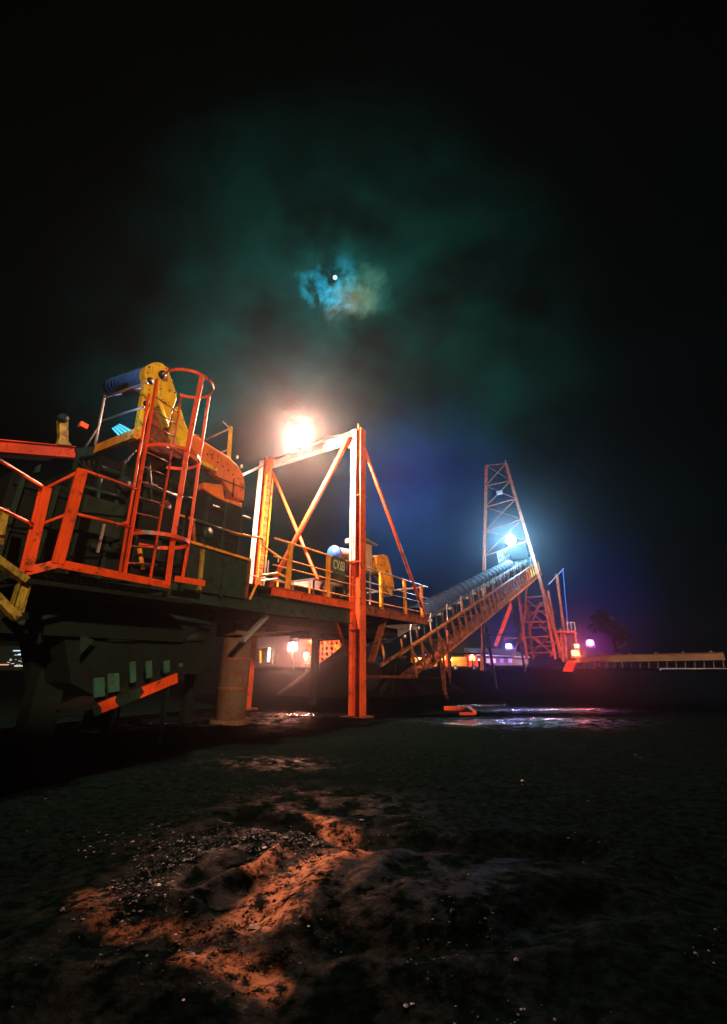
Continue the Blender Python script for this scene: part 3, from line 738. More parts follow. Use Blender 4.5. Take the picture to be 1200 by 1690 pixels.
    MB().prism([at_w(*z(x, y), -1.05) for x, y in ((712, 600), (760, 612), (800, 700), (820, 760), (720, 740), (690, 700))], -NN * .4).build('end_cover', 'hood', r, bevel=.02)
    r = thing('cable_bundle', P(-7.2, -1.2, 4.2), 'dark sagging cables looped below the amber cross beam beside the ladder', 'cables')
    for k in range(4):
        a_, b_ = at_w(128 + k * 9, 760, -.7), at_w(226 - k * 6, 742 + k * 6, -.6)
        pts = [a_.lerp(b_, t / 12) - UP * (.35 + .1 * k) * math.sin(math.pi * t / 12) for t in range(13)]
        MB().path(pts, .014, 6).build('cable', 'belt', r, True)
    # incline feeder: left orange beam, cross beam, idler bracket, rails, motor
    r = thing('feed_conveyor', P(-8, -1.8, 4.6), 'orange-framed feed conveyor rising from the left edge to the yellow guard', 'conveyor')
    WL = -2.2
    a, b = at_w(-90, 729, WL), at_w(124, 747, WL)
    MB().ibeam(a, b, .24, .12, .015, UP).build('side_beam', 'orange', r)
    MB().bar(at_w(124, 748, WL), at_w(160, 745, WL), .16, .18, NN).build('splice_plate', 'teal', r)
    c0, c1 = at_s(160, 742, -6.95), at_s(226, 716, -6.95)
    MB().bar(c0, c1, .20, .10, UP).build('cross_beam', 'amber', r)
    bb = MB(); bb.hexa([a - NN * .1 + UP * .15, b - NN * .1 + UP * .15, b - NN * 1.3 + UP * .15, a - NN * 1.3 + UP * .15], [a - NN * .1 + UP * .17, b - NN * .1 + UP * .17, b - NN * 1.3 + UP * .17, a - NN * 1.3 + UP * .17]); bb.build('belt', 'belt', r)
    br = [(98, 692), (113, 695), (113, 728), (119, 735), (95, 733), (99, 722)]
    MB().prism([at_w(x, y, -2.1) for x, y in br], -NN * .12).build('idler_bracket', 'olive', r)
    MB().tube(at_w(104, 690, -2.0), at_w(104, 690, -2.9), .10, 16).build('idler_roller', 'teal', r, True)
    MB().bar(at_w(139, 699, -2.3), at_w(136, 706, -2.3), .16, .10, D).build('marker_plate', 'orange', r)
    MB().prism([at_w(x, y, -2.3) for x, y in ((60, 770), (68, 765), (66, 778), (56, 780))], -NN * .1).build('clamp', 'teal', r)
    for x0, y0, x1, y1 in ((125, 757, 112, 850), (128, 752, 95, 900), (120, 820, 84, 842)):
        MB().bar(at_w(x0, y0, -1.4), at_w(x1, y1, -1.4), .07, .05).build('strut', 'teal', r)
    r = thing('head_railing', P(-7, -1.5, 5.6), 'grey pipe railing above the amber cross beam left of the yellow guard', 'railing')
    S = -6.95
    for q0, q1, rr in (((172, 656), (243, 631), .022), ((168, 694), (238, 671), .020), ((173, 653), (157, 735), .024), ((166, 700), (138, 742), .018)):
        MB().tube(at_s(*q0, S), at_s(*q1, S), rr, 8).build('rail', 'galv', r, True)
    r = thing('electric_motor', P(-6.6, -1.3, 6.6), 'blue electric motor behind the grey railing beside the yellow guard', 'motor')
    m0, m1 = at_s(184, 640, -6.5), at_s(243, 621, -6.5)
    MB().tube(m0, m1, .21, 20).build('casing', 'blue', r, True)
    ax = (m1 - m0).normalized()
    for k in range(9):
        c = m0.lerp(m1, .1 + k * .1); MB().tube(c - ax * .012, c + ax * .012, .218, 20).build('cooling_fin', 'blue', r, True)
    MB().tube(m0 - ax * .08, m0, .17, 20).build('end_cap', 'blue', r, True)
    MB().bar((m0 + m1) / 2 - UP * .2 - ax * .3, (m0 + m1) / 2 - UP * .2 + ax * .3, .3, .1, D).build('foot', 'coal', r)
    r = thing('cyan_panel', P(-6.8, -1.2, 5.7), 'cyan striped panel with an added glow under the blue motor', 'lamp')
    lp = [at_s(*z(x, y), -6.8) for x, y in ((80, 570), (150, 530), (260, 590), (130, 632))]
    MB().prism(lp, D * .06).build('tray', 'galv', r)
    gm = glow('painted_cyan_light', (.06, .55, .85), 1.3)  # emission paints the light on a panel that is itself no lamp
    for k in range(4):
        t = .12 + k * .25; e0 = lp[0].lerp(lp[1], t) - D * .03; e1 = lp[3].lerp(lp[2], t) - D * .03
        MB().tube(e0, e1, .018, 8).build('tube', gm, r, True)  # glowing stripe of the panel, no lamp tube
    point('lamp', at_s(208, 690, -7.15), 9, (.10, .50, 1), r, .05)  # added lamp that brightens the blue motor
machine()
def tail_conveyor():
    r = thing('lower_conveyor', P(-5.6, -.8, .3), 'short inclined conveyor under the crusher with an orange striped side beam', 'conveyor')
    W = -.3
    z = lambda x, y: at_w(50 + x / 4.2857, 980 + y / 4.2857, W)
    MB().prism([z(x, y) for x, y in ((460, 870), (440, 800), (1035, 556), (1038, 632), (760, 745))], -NN * .05).build('side_beam', 'teal', r)
    MB().prism([z(x, y) + NN * .006 for x, y in ((780, 660), (1032, 560), (1036, 628), (772, 738), (800, 695))], NN * .03).build('painted_panel', 'orange', r)
    MB().prism([z(x, y) + NN * .006 for x, y in ((470, 775), (600, 722), (590, 760), (618, 796), (500, 842), (498, 806))], NN * .03).build('painted_panel', 'orange', r)
    for x0, x1, yt, yb in ((455, 525, 590, 735), (555, 628, 560, 700), (712, 746, 478, 632), (826, 860, 472, 600), (952, 985, 470, 560), (1058, 1078, 490, 520)):
        MB().prism([z(x0 - 4, yt + 6), z(x1, yt), z(x1 + 4, yb - 12), z(x0, yb)], -NN * .04).build('slat', 'slat', r)
    q0, q1 = z(430, 830), z(1040, 590)
    bl = MB(); bl.hexa([q0 - NN * .15, q1 - NN * .15, q1 - NN * 1.2, q0 - NN * 1.2], [q0 - NN * .15 + UP * .02, q1 - NN * .15 + UP * .02, q1 - NN * 1.2 + UP * .02, q0 - NN * 1.2 + UP * .02]); bl.build('belt', 'belt', r)
    for s in (-6.3, -5.4):
        MB().bar(P(s, -.5, -.1), P(s, -.5, .9), .08, .06).build('leg', 'coal', r)
tail_conveyor()

# ------------------------------------------------------------------ far inclined conveyor
C0 = at_w(679, 1067, -1.15); C1 = at_w(888, 927, -1.15)
CD = (C1 - C0); CL = CD.length; CD.normalize(); CU = NN.cross(CD)
if CU.z < 0: CU = -CU
def C(t, w, h): return C0 + CD * t + NN * (w + 1.15) + CU * h      # t metres along, h above the top chord
def far_conveyor():
    r = thing('inclined_conveyor', P(20, -2.4, .9), 'long inclined truss conveyor with a pale curved cover rising to the right', 'conveyor')
    for w, mt in ((-1.15, 'truss'), (-3.55, 'truss')):
        MB().bar(C(-1, w, 0), C(CL, w, 0), .10, .08).build('top_chord', mt, r)
        MB().bar(C(1.2, w, -1.15), C(CL * .55, w, -1.15), .12, .10).build('bottom_chord', 'truss', r)
        MB().bar(C(CL * .55, w, -1.15), C(CL + .3, w, -1.15), .14, .12).build('bottom_chord', 'amber' if w > -2 else 'truss', r)  # amber on the upper run paints in the truss's lamp-lit gold
    n = 30
    for k in range(n + 1):
        t = CL * k / n
        MB().bar(C(t, -1.15, 0), C(t, -1.15, -1.15), .085, .06).build('truss_post', 'truss' if k < 24 else 'amber', r)
        if k < n: MB().bar(C(t, -1.21, -.05), C(t + CL / n, -1.21, -1.1), .05, .04).build('truss_diagonal', 'truss', r)
        if k % 2 == 0: MB().bar(C(t, -3.55, 0), C(t, -3.55, -1.15), .08, .06).build('truss_post', 'truss', r)
    for k in range(0, n + 1, 3):
        t = CL * k / n; MB().bar(C(t, -1.15, -1.15), C(t, -3.55, -1.15), .08, .08, CD).build('cross_tie', 'rusty', r)
    fl = MB(); fl.hexa([C(0, -1.2, -1.12), C(CL, -1.2, -1.12), C(CL, -1.9, -1.12), C(0, -1.9, -1.12)], [C(0, -1.2, -1.08), C(CL, -1.2, -1.08), C(CL, -1.9, -1.08), C(0, -1.9, -1.08)])
    fl.build('walkway_floor', 'rusty', r)
    sk = MB(); sk.hexa([C(CL * .45, -1.14, -1.10), C(CL + .2, -1.14, -1.10), C(CL + .2, -1.18, -1.10), C(CL * .45, -1.18, -1.10)], [C(CL * .45, -1.14, -.82), C(CL + .2, -1.14, -.82), C(CL + .2, -1.18, -.82), C(CL * .45, -1.18, -.82)])
    sk.build('side_sheet', 'tan', r)
    m = 40
    for k in range(m):
        t = CL * (k + .5) / m
        mb = MB(); mb.path([C(t, -1.3, 0), C(t, -1.25, .55), C(t + .14, -1.25, .72), C(t + .26, -1.3, .62)], .028, 6)
        mb.build('idler_bracket', 'teal' if k % 3 else 'galv', r)
        if k % 2 == 0: MB().tube(C(t, -1.5, .30), C(t, -3.3, .30), .07, 10).build('idler_roller', 'galv', r, True)
    MB().hexa([C(-1, -1.55, .40), C(CL + .5, -1.55, .40), C(CL + .5, -3.2, .40), C(-1, -3.2, .40)], [C(-1, -1.55, .42), C(CL + .5, -1.55, .42), C(CL + .5, -3.2, .42), C(-1, -3.2, .42)]).build('belt', 'belt', r)
    # curved cover sheets
    for k in range(3):
        t0 = 3.2 + (CL * .80 - 3.2) * k / 3; t1 = 3.2 + (CL * .80 - 3.2) * (k + 1) / 3 - .03
        vs = []; fs = []; q = 12
        for t in (t0, t1):
            for rad in (.52, .50):
                for i in range(q + 1):
                    a = math.pi * i / q; vs.append(C(t, -2.4 + rad * math.cos(a), .45 + rad * .95 * math.sin(a)))
        e = q + 1
        for i in range(q):
            fs += [(i, i + 1, 2 * e + i + 1, 2 * e + i), (e + i, 3 * e + i, 3 * e + i + 1, e + i + 1), (i, e + i, e + i + 1, i + 1), (2 * e + i, 2 * e + i + 1, 3 * e + i + 1, 3 * e + i)]
        fs += [(0, 2 * e, 3 * e, e), (q, e + q, 3 * e + q, 2 * e + q)]
        MB().add(vs, fs).build('cover_sheet', 'sheet', r, False)
    for k in range(22):
        t = 3.3 + (CL * .80 - 3.5) * k / 21
        MB().path([C(t, -2.4 + .54 * math.cos(math.pi * i / 8), .45 + .53 * math.sin(math.pi * i / 8)) for i in range(9)], .018, 6).build('cover_band', 'teal', r)
    # railing at the head end
    for k in range(9):
        t = CL - 4 + k * .55; MB().tube(C(t, -3.5, .1), C(t, -3.5, 1.5), .03, 6).build('post', 'galv', r)
    MB().tube(C(CL - 4, -3.5, 1.5), C(CL + .4, -3.5, 1.5), .03, 6).build('rail', 'galv', r)
    MB().tube(C(CL - 4, -3.5, .9), C(CL + .4, -3.5, .9), .025, 6).build('rail', 'galv', r)
    MB().hexa(*[[C(CL - 1.3, -1.6, h), C(CL + .2, -1.6, h), C(CL + .2, -3.1, h), C(CL - 1.3, -3.1, h)] for h in (.5, 1.7)]).build('head_box', 'teal', r)
    # bents carrying it
    def leg(a, b, mt='coal', sz=.12): MB().bar(a, b, sz, sz).build('leg', mt, r)
    for t in (2.5, 9.5, 16):
        a = C(t, -1.3, -1.2); b = C(t, -3.4, -1.2); g = ht(a.x, a.y)
        leg(a, Vector((a.x, a.y, g)) + NN * .3); leg(b, Vector((b.x, b.y, g)) - NN * .3)
        MB().bar(a - UP * (a.z - g) * .5, b - UP * (a.z - g) * .5, .08, .08, UP).build('bent_brace', 'coal', r)
    leg(at_s(845, 995, 24), at_s(818, 1066, 24), 'portal', .22)
    leg(C(CL * .8, -1.3, -1.2), at_s(862, 1060, 25), 'rusty', .1)
    for x0, y0, x1, y1 in ((724, 1060, 733, 1140), (731, 1062, 735, 1146), (738, 1040, 742, 1118), (725, 1090, 742, 1112)):
        MB().bar(at_s(x0, y0, 7), at_s(x1, y1, 7), .07, .06).build('hanger', 'rusty', r)
far_conveyor()
def tower():
    ST = 28
    r = thing('conveyor_tower', P(ST, -3, .9), 'tall tapering lattice mast straddling the inclined conveyor', 'tower')
    q = lambda x, y: at_s(x, y, ST)
    Rb, Rt = q(931, 1092), q(835, 765); Lt = q(803, 768); Lb = Lt.lerp(q(799, 950), 1.9)
    MB().bar(Rb, Rt, .24, .20).build('leg', 'rusty', r); MB().bar(Lb, Lt, .24, .20).build('leg', 'rusty', r)
    MB().tube(Rt, Rt + UP * .35, .04, 6).build('lightning_rod', 'galv', r)
    fr = [0, .105, .21, .325, .44]
    for k, t in enumerate(fr):
        a, b = Lt.lerp(Lb, t), Rt.lerp(Rb, t)
        MB().bar(a, b, .09, .07, D).build('cross_tie', 'rusty', r)
        if k < 4:
            a2, b2 = Lt.lerp(Lb, fr[k + 1]), Rt.lerp(Rb, fr[k + 1])
            MB().bar(a + D * .06, b2 + D * .06, .08, .05, D).build('diagonal', 'rusty', r)
            MB().bar(b - D * .06, a2 - D * .06, .08, .05, D).build('diagonal', 'rusty', r)
    c = Lt.lerp(Rt, .5) - UP * 2.9
    MB().bar(c - NN * .25, c + NN * .25, .3, .3, D).build('junction_box', 'galv', r)
    # trestle under the head end
    r = thing('trestle_tower', P(ST, -1.5, .9), 'braced red-lit trestle standing below the head of the inclined conveyor', 'trestle')
    legs = []
    for x0, y0, x1, y1, s in ((856, 984, 870, 1084, 27), (868, 990, 881, 1084, 30), (897, 982, 917, 1084, 27), (905, 975, 925, 1082, 30), (920, 950, 936, 1084, 28.5)):
        MB().bar(at_s(x0, y0, s), at_s(x1, y1 + 4, s), .20, .16, D).build('leg', 'rusty', r)
    for x0, y0, x1, y1, s in ((866, 986, 896, 984, 27), (862, 1027, 908, 1026, 27), (832, 1054, 906, 1050, 27), (868, 1036, 912, 1036, 30), (860, 1000, 900, 1000, 30), (872, 1068, 912, 1066, 30), (866, 1012, 902, 1008, 28.4), (868, 1078, 930, 1076, 28), (900, 1060, 934, 1058, 28.6)):
        MB().bar(at_s(x0, y0, s), at_s(x1, y1, s), .12, .10, D).build('cross_tie', 'rusty', r)
    for x0, y0, x1, y1, s in ((892, 993, 874, 1040, 26.8), (872, 1045, 912, 1078, 29), (912, 1045, 876, 1080, 29), (868, 1000, 898, 1030, 29), (890, 1030, 902, 1042, 26.8), (880, 1052, 890, 1062, 26.8), (870, 990, 912, 1025, 28), (905, 985, 872, 1022, 28), (884, 1052, 914, 1082, 27.4), (866, 1056, 884, 1084, 29.4), (900, 1010, 922, 1046, 28.2), (926, 1046, 908, 1084, 28.2), (862, 1040, 846, 1086, 27)):
        MB().bar(at_s(x0, y0, s), at_s(x1, y1, s), .10, .08, D).build('diagonal', 'rusty', r)
    r = thing('service_platform', P(29, 1.1, .9), 'small railed service platform right of the trestle above the red light', 'platform')
    S = 28
    MB().bar(at_s(922, 1043, S), at_s(952, 1043, S), .12, 1.2, UP).build('deck', 'rusty', r)
    for x in (926, 938, 944, 950): MB().bar(at_s(x, 1043, S), at_s(x - 2, 1026 if x > 930 else 1036, S), .06, .05).build('post', 'galv', r)
    MB().bar(at_s(936, 1028, S), at_s(949, 1027, S), .05, .05).build('rail', 'galv', r)
    for x in (926, 949): MB().bar(at_s(x, 1043, S), at_s(x + 4, 1092, S), .12, .10).build('leg', 'rusty', r)
    MB().bar(at_s(918, 948, S), at_s(932, 1040, S), .14, .12).build('mast', 'rusty', r)
    MB().tube(at_s(929, 938, S), at_s(938, 1040, S), .03, 6).build('cable', 'blue', r)
    MB().tube(at_s(931, 938, S), at_s(905, 965, S), .03, 6).build('cable', 'galv', r)
    r = thing('discharge_chute', at_s(935, 1118, 24), 'red discharge chute slanting down below the red light', 'chute')
    pr = [(938, 1090), (952, 1092), (938, 1121), (926, 1119)]
    MB().prism([at_s(x, y, 24) for x, y in pr], D * .6).build('trough', 'red', r, bevel=.03)
    MB().bar(at_s(938, 1090, 24) - D * .03, at_s(926, 1119, 24) - D * .03, .10, .06).build('side_lip', 'red', r)
tower()
TW = at_s(843, 891, 26.5)
floodlight('floodlight', TW, 7500, (.32, .68, 1), .52, 'cyan-white floodlight on the conveyor below the lattice mast', soft=.25, mast=C(CL * .72, -2.4, 1.3), em=90)
floodlight('floodlight', at_s(950, 1078, 25.5), 1000, (1, .07, .02), .26, 'red floodlight lower of the pair at the foot of the trestle', soft=.15, em=26, group=None)
floodlight('floodlight', at_s(952, 1066, 27), 350, (1, .16, .07), .16, 'red floodlight upper of the pair at the foot of the trestle', soft=.15, em=18, group=None)
floodlight('floodlight', at_s(974, 1061, 31), 200, (.9, .12, 1), .30, 'magenta floodlight right of the red pair', soft=.15, em=22, group=None)
floodlight('floodlight', at_s(840, 1066, 31), 900, (.38, .22, 1), .26, 'lavender floodlight beyond the conveyor left of the trestle', soft=.15, em=10, group=None)

# ------------------------------------------------------------------ things beyond the walkway
def background():
    Y = 36
    q = lambda x, y, yy=Y: at_y(x, y, yy)
    r = thing('lattice_building', Vector((q(535, 1098).x, Y, .9)), 'orange-lit open lattice building seen under the walkway', 'building')
    for x in (506, 513, 520, 528, 536, 544, 552, 560): MB().bar(q(x, 1057), q(x, 1098), .14, .14, Vector((1, 0, 0))).build('column', 'orange', r)
    for y in (1057, 1066, 1075, 1084, 1092): MB().bar(q(504, y, Y - .1), q(563, y, Y - .1), .12, .10, UP).build('beam', 'orange', r)
    for x in (508, 522, 534): MB().bar(q(x, 1058, Y - .2), q(x + 9, 1066, Y - .2), .10, .10).build('brace', 'amber', r)
    for x0, x1 in ((552, 566), (556, 572)): MB().bar(q(x0, 1064, Y - .3), q(x1, 1082, Y - .3), .14, .1).build('brace', 'amber', r)
    for x in (572, 581, 590): MB().bar(q(x, 1056), q(x + 2, 1066), .5, .3, Vector((1, 0, 0))).build('gable_panel', 'amber', r)
    MB().bar(q(500, 1098, Y + .5), q(566, 1098, Y + .5), .2, 2, UP).build('floor', 'concrete', r)
    r = floodlight('floodlight', q(483, 1066, Y - 3), 4300, (1, .36, .24), .30, 'large white floodlight glaring below the walkway', soft=.2, mast=q(483, 1108, Y - 3), em=120, group=None)
    floodlight('floodlight', q(505, 1081, Y - 4), 1500, (1, .36, .24), .15, 'smaller white floodlight just right of the one below the walkway', soft=.15, mast=q(505, 1108, Y - 4), em=100, group=None)
    r = thing('boundary_wall', Vector((q(485, 1120).x, 34, .5)), 'long pale low wall lit beneath the floodlights', 'wall')
    w = MB(); w.bar(q(425, 1117, 34), q(535, 1115, 34), .42, .3, UP); w.build('panel', 'wall', r)
    for x in (440, 462, 484, 506, 528): MB().bar(q(x, 1124, 33.8), q(x, 1110, 33.8), .2, .2, Vector((1, 0, 0))).build('pillar', 'wall', r)
    r = thing('gate_hut', Vector((q(440, 1095).x, 33, .8)), 'small hut with a glowing white doorway left of the floodlights', 'hut')
    MB().hexa([q(428, 1097, 33), q(449, 1097, 33), q(449, 1097, 33) + Vector((0, 1.5, 0)), q(428, 1097, 33) + Vector((0, 1.5, 0))], [q(428, 1071, 33), q(449, 1067, 33), q(449, 1067, 33) + Vector((0, 1.5, 0)), q(428, 1071, 33) + Vector((0, 1.5, 0))]).build('wall', 'coal', r)
    MB().bar(q(443, 1092, 32.9), q(445, 1069, 32.9), .16, .05, Vector((1, 0, 0))).build('lit_door', glow('door_glow', (.85, 1, .72), 1.1), r)
    MB().bar(q(430, 1074, 32.9), q(430, 1094, 32.9), .08, .05, Vector((1, 0, 0))).build('door_frame', 'amber', r)
    # coal heaps
    def heap(px, py_top, yy, wd, label, z0=0.0, sk=1.0):
        t = at_y(px, py_top, yy); h = t.z - z0; vs = []; fs = []; n = 40; m = 12
        for i in range(m + 1):
            k = i / m
            for j in range(n):
                a = 2 * math.pi * j / n; rr = wd * k * (1 + .18 * noise.noise(Vector((math.cos(a) * 2, math.sin(a) * 2, px))))
                x, y = t.x + rr * math.cos(a), yy + rr * math.sin(a) * .7
                vs.append((x, y, z0 - .3 + (h + .3) * (1 - k) ** sk + .10 * noise.noise(Vector((x * 1.3, y * 1.3, k * 3)))))
        for i in range(m):
            for j in range(n): fs.append((i * n + j, i * n + (j + 1) % n, (i + 1) * n + (j + 1) % n, (i + 1) * n + j))
        fs.append(tuple(range(n)))
        tag(MB().add(vs, fs).build('coal_heap', 'heap', None, True), label, 'coal heap', 'coal heaps across the yard')
    heap(585, 1052, 24, 4.2, 'black coal heap beside the tall orange column hiding the lattice building')
    heap(655, 1080, 26, 4.0, 'dark coal heap under the start of the inclined conveyor')
    heap(775, 1085, 44, 4.0, 'low brown heap lit orange beneath the inclined conveyor', .9)
    heap(255, 1092, 30, 6.0, 'broad black heap under the crusher housing')
    # low shed with lit windows under the inclined conveyor
    Y2 = 44
    r = thing('site_office', Vector((q(820, 1095, Y2).x, Y2, .9)), 'low long shed with violet-lit roof and small lit windows beyond the conveyor', 'shed')
    A0, A1, B0, B1 = q(782, 1098, Y2), q(872, 1098, Y2), q(782, 1083, Y2), q(872, 1087, Y2)
    back = Vector((0, 4, 0)); MB().hexa([A0, A1, A1 + back, A0 + back], [B0, B1, B1 + back, B0 + back]).build('wall', 'wall', r)
    rf = Vector((0, -.5, .06)); MB().hexa([B0 + rf, B1 + rf, B1 + back + UP * .06, B0 + back + UP * .06], [B0 + rf + UP * .1, B1 + rf + UP * .1, B1 + back + UP * .9, B0 + back + UP * .9]).build('roof', 'galv', r)
    for x, s_, c in ((789, 1.0, (.8, .7, .6)), (798, .35, (.5, .6, .5)), (806, .4, (.6, .5, .5)), (815, .8, (.9, .55, .45)), (828, .25, (.4, .3, .7)), (842, .25, (.4, .3, .7))):
        MB().bar(q(x, 1094, Y2 - .05), q(x, 1087, Y2 - .05), .34, .04, Vector((1, 0, 0))).build('window', glow('office_window', c, s_), r)
    # yard lamps and lit vehicles left of the shed
    for x, y, c, e, sz, lab in ((779, 1083, (.7, .8, 1), 9, .16, 'tiny white lamp beside the low shed'), (703, 1083, (1, .25, 1), 3, .16, 'tiny pink lamp beneath the start of the inclined conveyor'),
                            (691, 1087, (1, .6, 1), 5, .14, 'tiny white-pink lamp leftmost under the inclined conveyor')):
        o = MB().sphere(q(x, y, 40), sz * .8).build('bulb', glow('bulb_glow', c, e), (rt := thing('yard_lamp', Vector((q(x, y, 40).x, 40, 1)), lab, 'lamp', 'small yard lamps')))
        MB().tube(q(x, y, 40) - UP * .1, Vector((q(x, y, 40).x, 40, .9)), .04, 6).build('post', 'coal', rt)
    def truck(xp, yp, yy, lab, gl, em):
        b = q(xp, yp, yy); r = thing('parked_truck', Vector((b.x, yy, .95)), lab, 'truck', 'trucks parked beyond the conveyor')
        X = Vector((1, 0, 0)); x, y = b.x, yy
        bx = lambda x0, x1, y0, y1, z0, z1: MB().hexa([(x + x0, y + y0, z0), (x + x1, y + y0, z0), (x + x1, y + y1, z0), (x + x0, y + y1, z0)], [(x + x0, y + y0, z1), (x + x1, y + y0, z1), (x + x1, y + y1, z1), (x + x0, y + y1, z1)])
        bx(-1.6, .5, 0, 1.8, 1.25, 2.05).build('dump_body', 'amber', r, bevel=.04); bx(.6, 1.5, .1, 1.7, 1.2, 2.25).build('cab', 'orange', r, bevel=.06)
        bx(-1.6, 1.5, .3, 1.5, 1.05, 1.2).build('chassis', 'coal', r)
        bx(.75, 1.25, .07, .09, 1.75, 2.1).build('window', glow('cab_window', gl, em), r)
        for dx in (-1.2, -.6, 1.05):
            w_ = MB().tube((x + dx, y - .02, 1.15), (x + dx, y + .22, 1.15), .22, 16).build('wheel', 'belt', r, True)
            MB().tube((x + dx, y - .05, 1.15), (x + dx, y, 1.15), .10, 12).build('rim', 'galv', w_)
        MB().sphere((x - .9, y - .05, 1.8), .09).build('work_light', glow('truck_light', gl, em * 6), r)
        point('lamp', (x - .7, y - .9, 2.0), 90, gl, r, .1)
    truck(712, 1094, 40, 'orange dump truck parked at the left below the inclined conveyor', (1, .35, .06), 3)
    truck(762, 1094, 42, 'orange dump truck glowing yellow beside the low brown heap', (1, .45, .08), 4)
    # long covered conveyor gallery across the yard
    Y3 = 84
    a, b = q(985, 1088, Y3), at_y(1192, 1084, Y3 - 6)
    r = thing('conveyor_gallery', Vector(((a.x + b.x) / 2, Y3, .9)), 'long low tan conveyor gallery on thin legs at the far right', 'conveyor')
    MB().bar(a, b, 1.0, 2.0, UP).build('gallery', 'tan', r)
    MB().bar(a + UP * .62, b + UP * .62, .10, 2.3, UP).build('roof', 'rusty', r)
    n = 14
    for k in range(n + 1):
        p = a.lerp(b, k / n); MB().bar(p - UP * .5, Vector((p.x - .3, p.y, .8)), .16, .16).build('leg', 'tan', r)
        if k % 3 == 1: MB().bar(p + UP * .6, p + UP * .95, .4, .4).build('roof_vent', 'tan', r)
    a2, b2 = q(945, 1090, Y3 - 22), q(1000, 1086, Y3 - 2)
    MB().bar(a2, b2, .55, 1.2, UP).build('tail_section', 'rusty', r)
    for k in range(5):
        p = a2.lerp(b2, k / 4.0); MB().bar(p, Vector((p.x, p.y, .8)), .14, .14).build('leg', 'rusty', r)
    # pipe and kerb
    r = thing('ground_pipe', Vector((at_y(1150, 1120, 50).x, 50, .1)), 'thin pale pipe on low stands at the right edge of the yard', 'pipe')
    p0 = at_y(1093, 1118.5, 40); p1 = at_y(1260, 1117, 42)
    p0.z = max(p0.z, ht(p0.x, p0.y) + .12); p1.z = p0.z + .02
    MB().tube(p0, p1, .045, 10).build('pipe', 'galv', r, True); MB().tube(p0, p0 - UP * .25, .045, 10).build('elbow', 'galv', r, True)
    for k in range(4):
        p = p0.lerp(p1, .1 + k * .25); MB().bar(p, p - UP * .3, .1, .1).build('stand', 'coal', r)
    # orange bar on the ground
    c = at_z(758, 1175, .05); r = thing('orange_bar', Vector((c.x, c.y, .0)), 'orange bar lying on the ground among puddles', 'barrier')
    e0 = at_z(733, 1169, .12); e1 = at_z(783, 1176, .08); e2 = at_z(757, 1176, .05)
    MB().bar(e0, at_z(772, 1170, .12), .10, .10, UP).build('board', 'orange', r, bevel=.01)
    MB().bar(at_z(772, 1169, .14), e1, .10, .12, UP).build('end_piece', 'orange', r, bevel=.01)
    MB().bar(at_z(758, 1178, .04), e1 - UP * .03, .07, .08, UP).build('lower_board', 'orange', r, bevel=.01)
    # distant lit offices at the left edge
    r = thing('office_block', Vector((q(20, 1105, 40).x, 40, .6)), 'distant office block with cold lit window strips at the left edge', 'building')
    X = Vector((1, 0, 0)); A, B = q(-90, 1112, 40), q(50, 1112, 40)
    A.z = B.z = .6; A2, B2 = q(-90, 1066, 40), q(50, 1066, 40)
    MB().hexa([A, B, B + Vector((0, 3, 0)), A + Vector((0, 3, 0))], [A2, B2, B2 + Vector((0, 3, 0)), A2 + Vector((0, 3, 0))]).build('wall', 'coal', r)
    for x0, x1, y, c, e in ((22, 46, 1074, (.45, .7, 1), .9), (30, 47, 1080, (.5, .75, 1), 1.2), (24, 44, 1081, (.2, .4, .6), .4), (0, 14, 1097, (.9, .5, .3), .35), (24, 38, 1099, (1, .8, .7), .5), (48, 54, 1104, (.3, .5, 1), .5)):
        MB().bar(q(x0, y, 39.95), q(x1, y, 39.95), .09, .05, UP).build('window', glow('cold_window', c, e), r)
    for k in range(26):
        x, y = random.uniform(10, 56), random.uniform(1086, 1102)
        MB().bar(q(x, y, 39.9), q(x + random.uniform(1, 3), y, 39.9), .05, .05, UP).build('window', glow('small_window', (.5, .7, .8), random.uniform(.1, .7)), r)
    # glowing strip put in for red light on the yard floor left of the pier
    r = thing('red_light_strip', q(325, 1139, 25), 'thin self-glowing pink strip for red light on the yard floor left of the pier', 'light_strip')
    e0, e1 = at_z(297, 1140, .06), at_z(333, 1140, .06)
    MB().bar(e0, e1, .05, .06, UP).build('edge', glow('pink_strip', (1, .35, .40), .8), r); MB().bar(e0 - UP * .04, e1 - UP * .04, .04, .12, UP).build('base', 'concrete', r)  # glowing strip and its base, put in for the red light
    r = thing('kerb_stone', at_z(550, 1135, 0), 'pale kerb stone on the yard floor left of the tall column', 'kerb')
    MB().bar(at_z(538, 1135, .08), at_z(564, 1135, .08), .10, .2, UP).build('block', 'galv', r)
background()

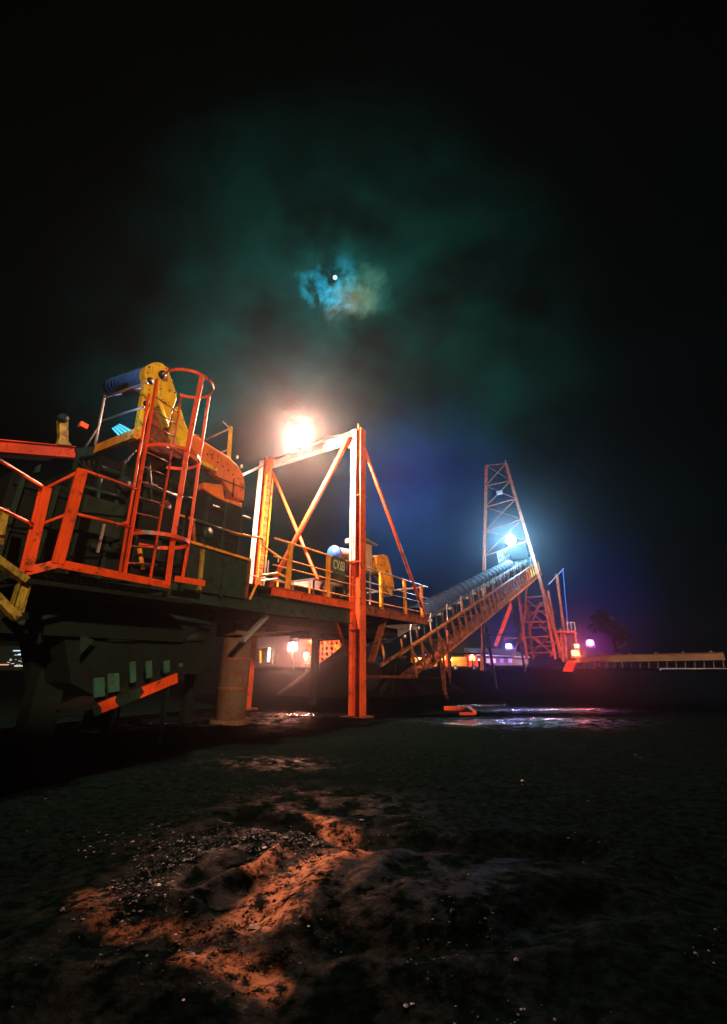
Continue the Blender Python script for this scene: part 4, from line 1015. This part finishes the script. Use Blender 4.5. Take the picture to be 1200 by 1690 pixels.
# ------------------------------------------------------------------ trees
def tree(px, yy, top, wd, seed, label):
    b = at_y(px, 1096, yy); h = at_y(px, top, yy).z; rnd = random.Random(seed); z0 = .9
    r = thing('tree', Vector((b.x, yy, z0)), label, 'tree')
    t = MB(); base = Vector((b.x, yy, z0)); t.tube(base, base + UP * (h * .55), .4, 10, .16)
    for k in range(9):
        a = rnd.uniform(0, 6.28); s0 = base + UP * h * rnd.uniform(.25, .55); t.tube(s0, s0 + Vector((math.cos(a) * wd * .6, math.sin(a) * wd * .6, h * rnd.uniform(.15, .3))), .12, 6, .04)
    t.build('trunk', 'bark', r, True)
    vs = []; fs = []
    cl = [(base + Vector((rnd.uniform(-1, 1) * wd * .75, rnd.uniform(-1, 1) * wd * .75, h * rnd.uniform(.38, .92))), rnd.uniform(.25, .5) * wd) for _ in range(16)]
    for c, rr in cl:
        for _ in range(230):
            d = Vector((rnd.gauss(0, 1), rnd.gauss(0, 1), rnd.gauss(0, .8))).normalized() * rr * rnd.random() ** .4
            p = c + d; u = Vector((rnd.gauss(0, 1), rnd.gauss(0, 1), rnd.gauss(0, 1))).normalized() * .22; v = u.orthogonal().normalized() * .14
            k = len(vs); vs += [p - u, p + v, p + u, p - v]; fs.append((k, k + 1, k + 2, k + 3))
    MB().add(vs, fs).build('crown', 'leaf', r)
tree(1022, 95, 1012, 3.6, 1, 'dark tree standing behind the far conveyor gallery')

# ------------------------------------------------------------------ moon and night haze
md = ray(553, 458).normalized() * 900 + EYE
mm = MB().sphere(md, 4.1, 24, 16).build('moon', glow('moonlight', (.55, .90, 1), 1.3), None, True)
tag(mm, 'small pale moon shining through a gap in the clouds', 'moon')
hz = MB(); hz.hexa([(-310, -310, -3), (310, -310, -3), (310, 310, -3), (-310, 310, -3)], [(-310, -310, 26), (310, -310, 26), (310, 310, 26), (-310, 310, 26)])
vm = bpy.data.materials.new('night_haze'); vm.use_nodes = True; nt = vm.node_tree; nt.nodes.clear()
o_ = nt.nodes.new('ShaderNodeOutputMaterial'); pv = nt.nodes.new('ShaderNodeVolumePrincipled'); nt.links.new(pv.outputs[0], o_.inputs['Volume'])
pv.inputs['Color'].default_value = (.86, .92, 1, 1); pv.inputs['Density'].default_value = .0012; pv.inputs['Anisotropy'].default_value = .94
ho = hz.build('haze', vm); tag(ho, 'thin night haze glowing round the lamps', 'haze', kind='stuff')
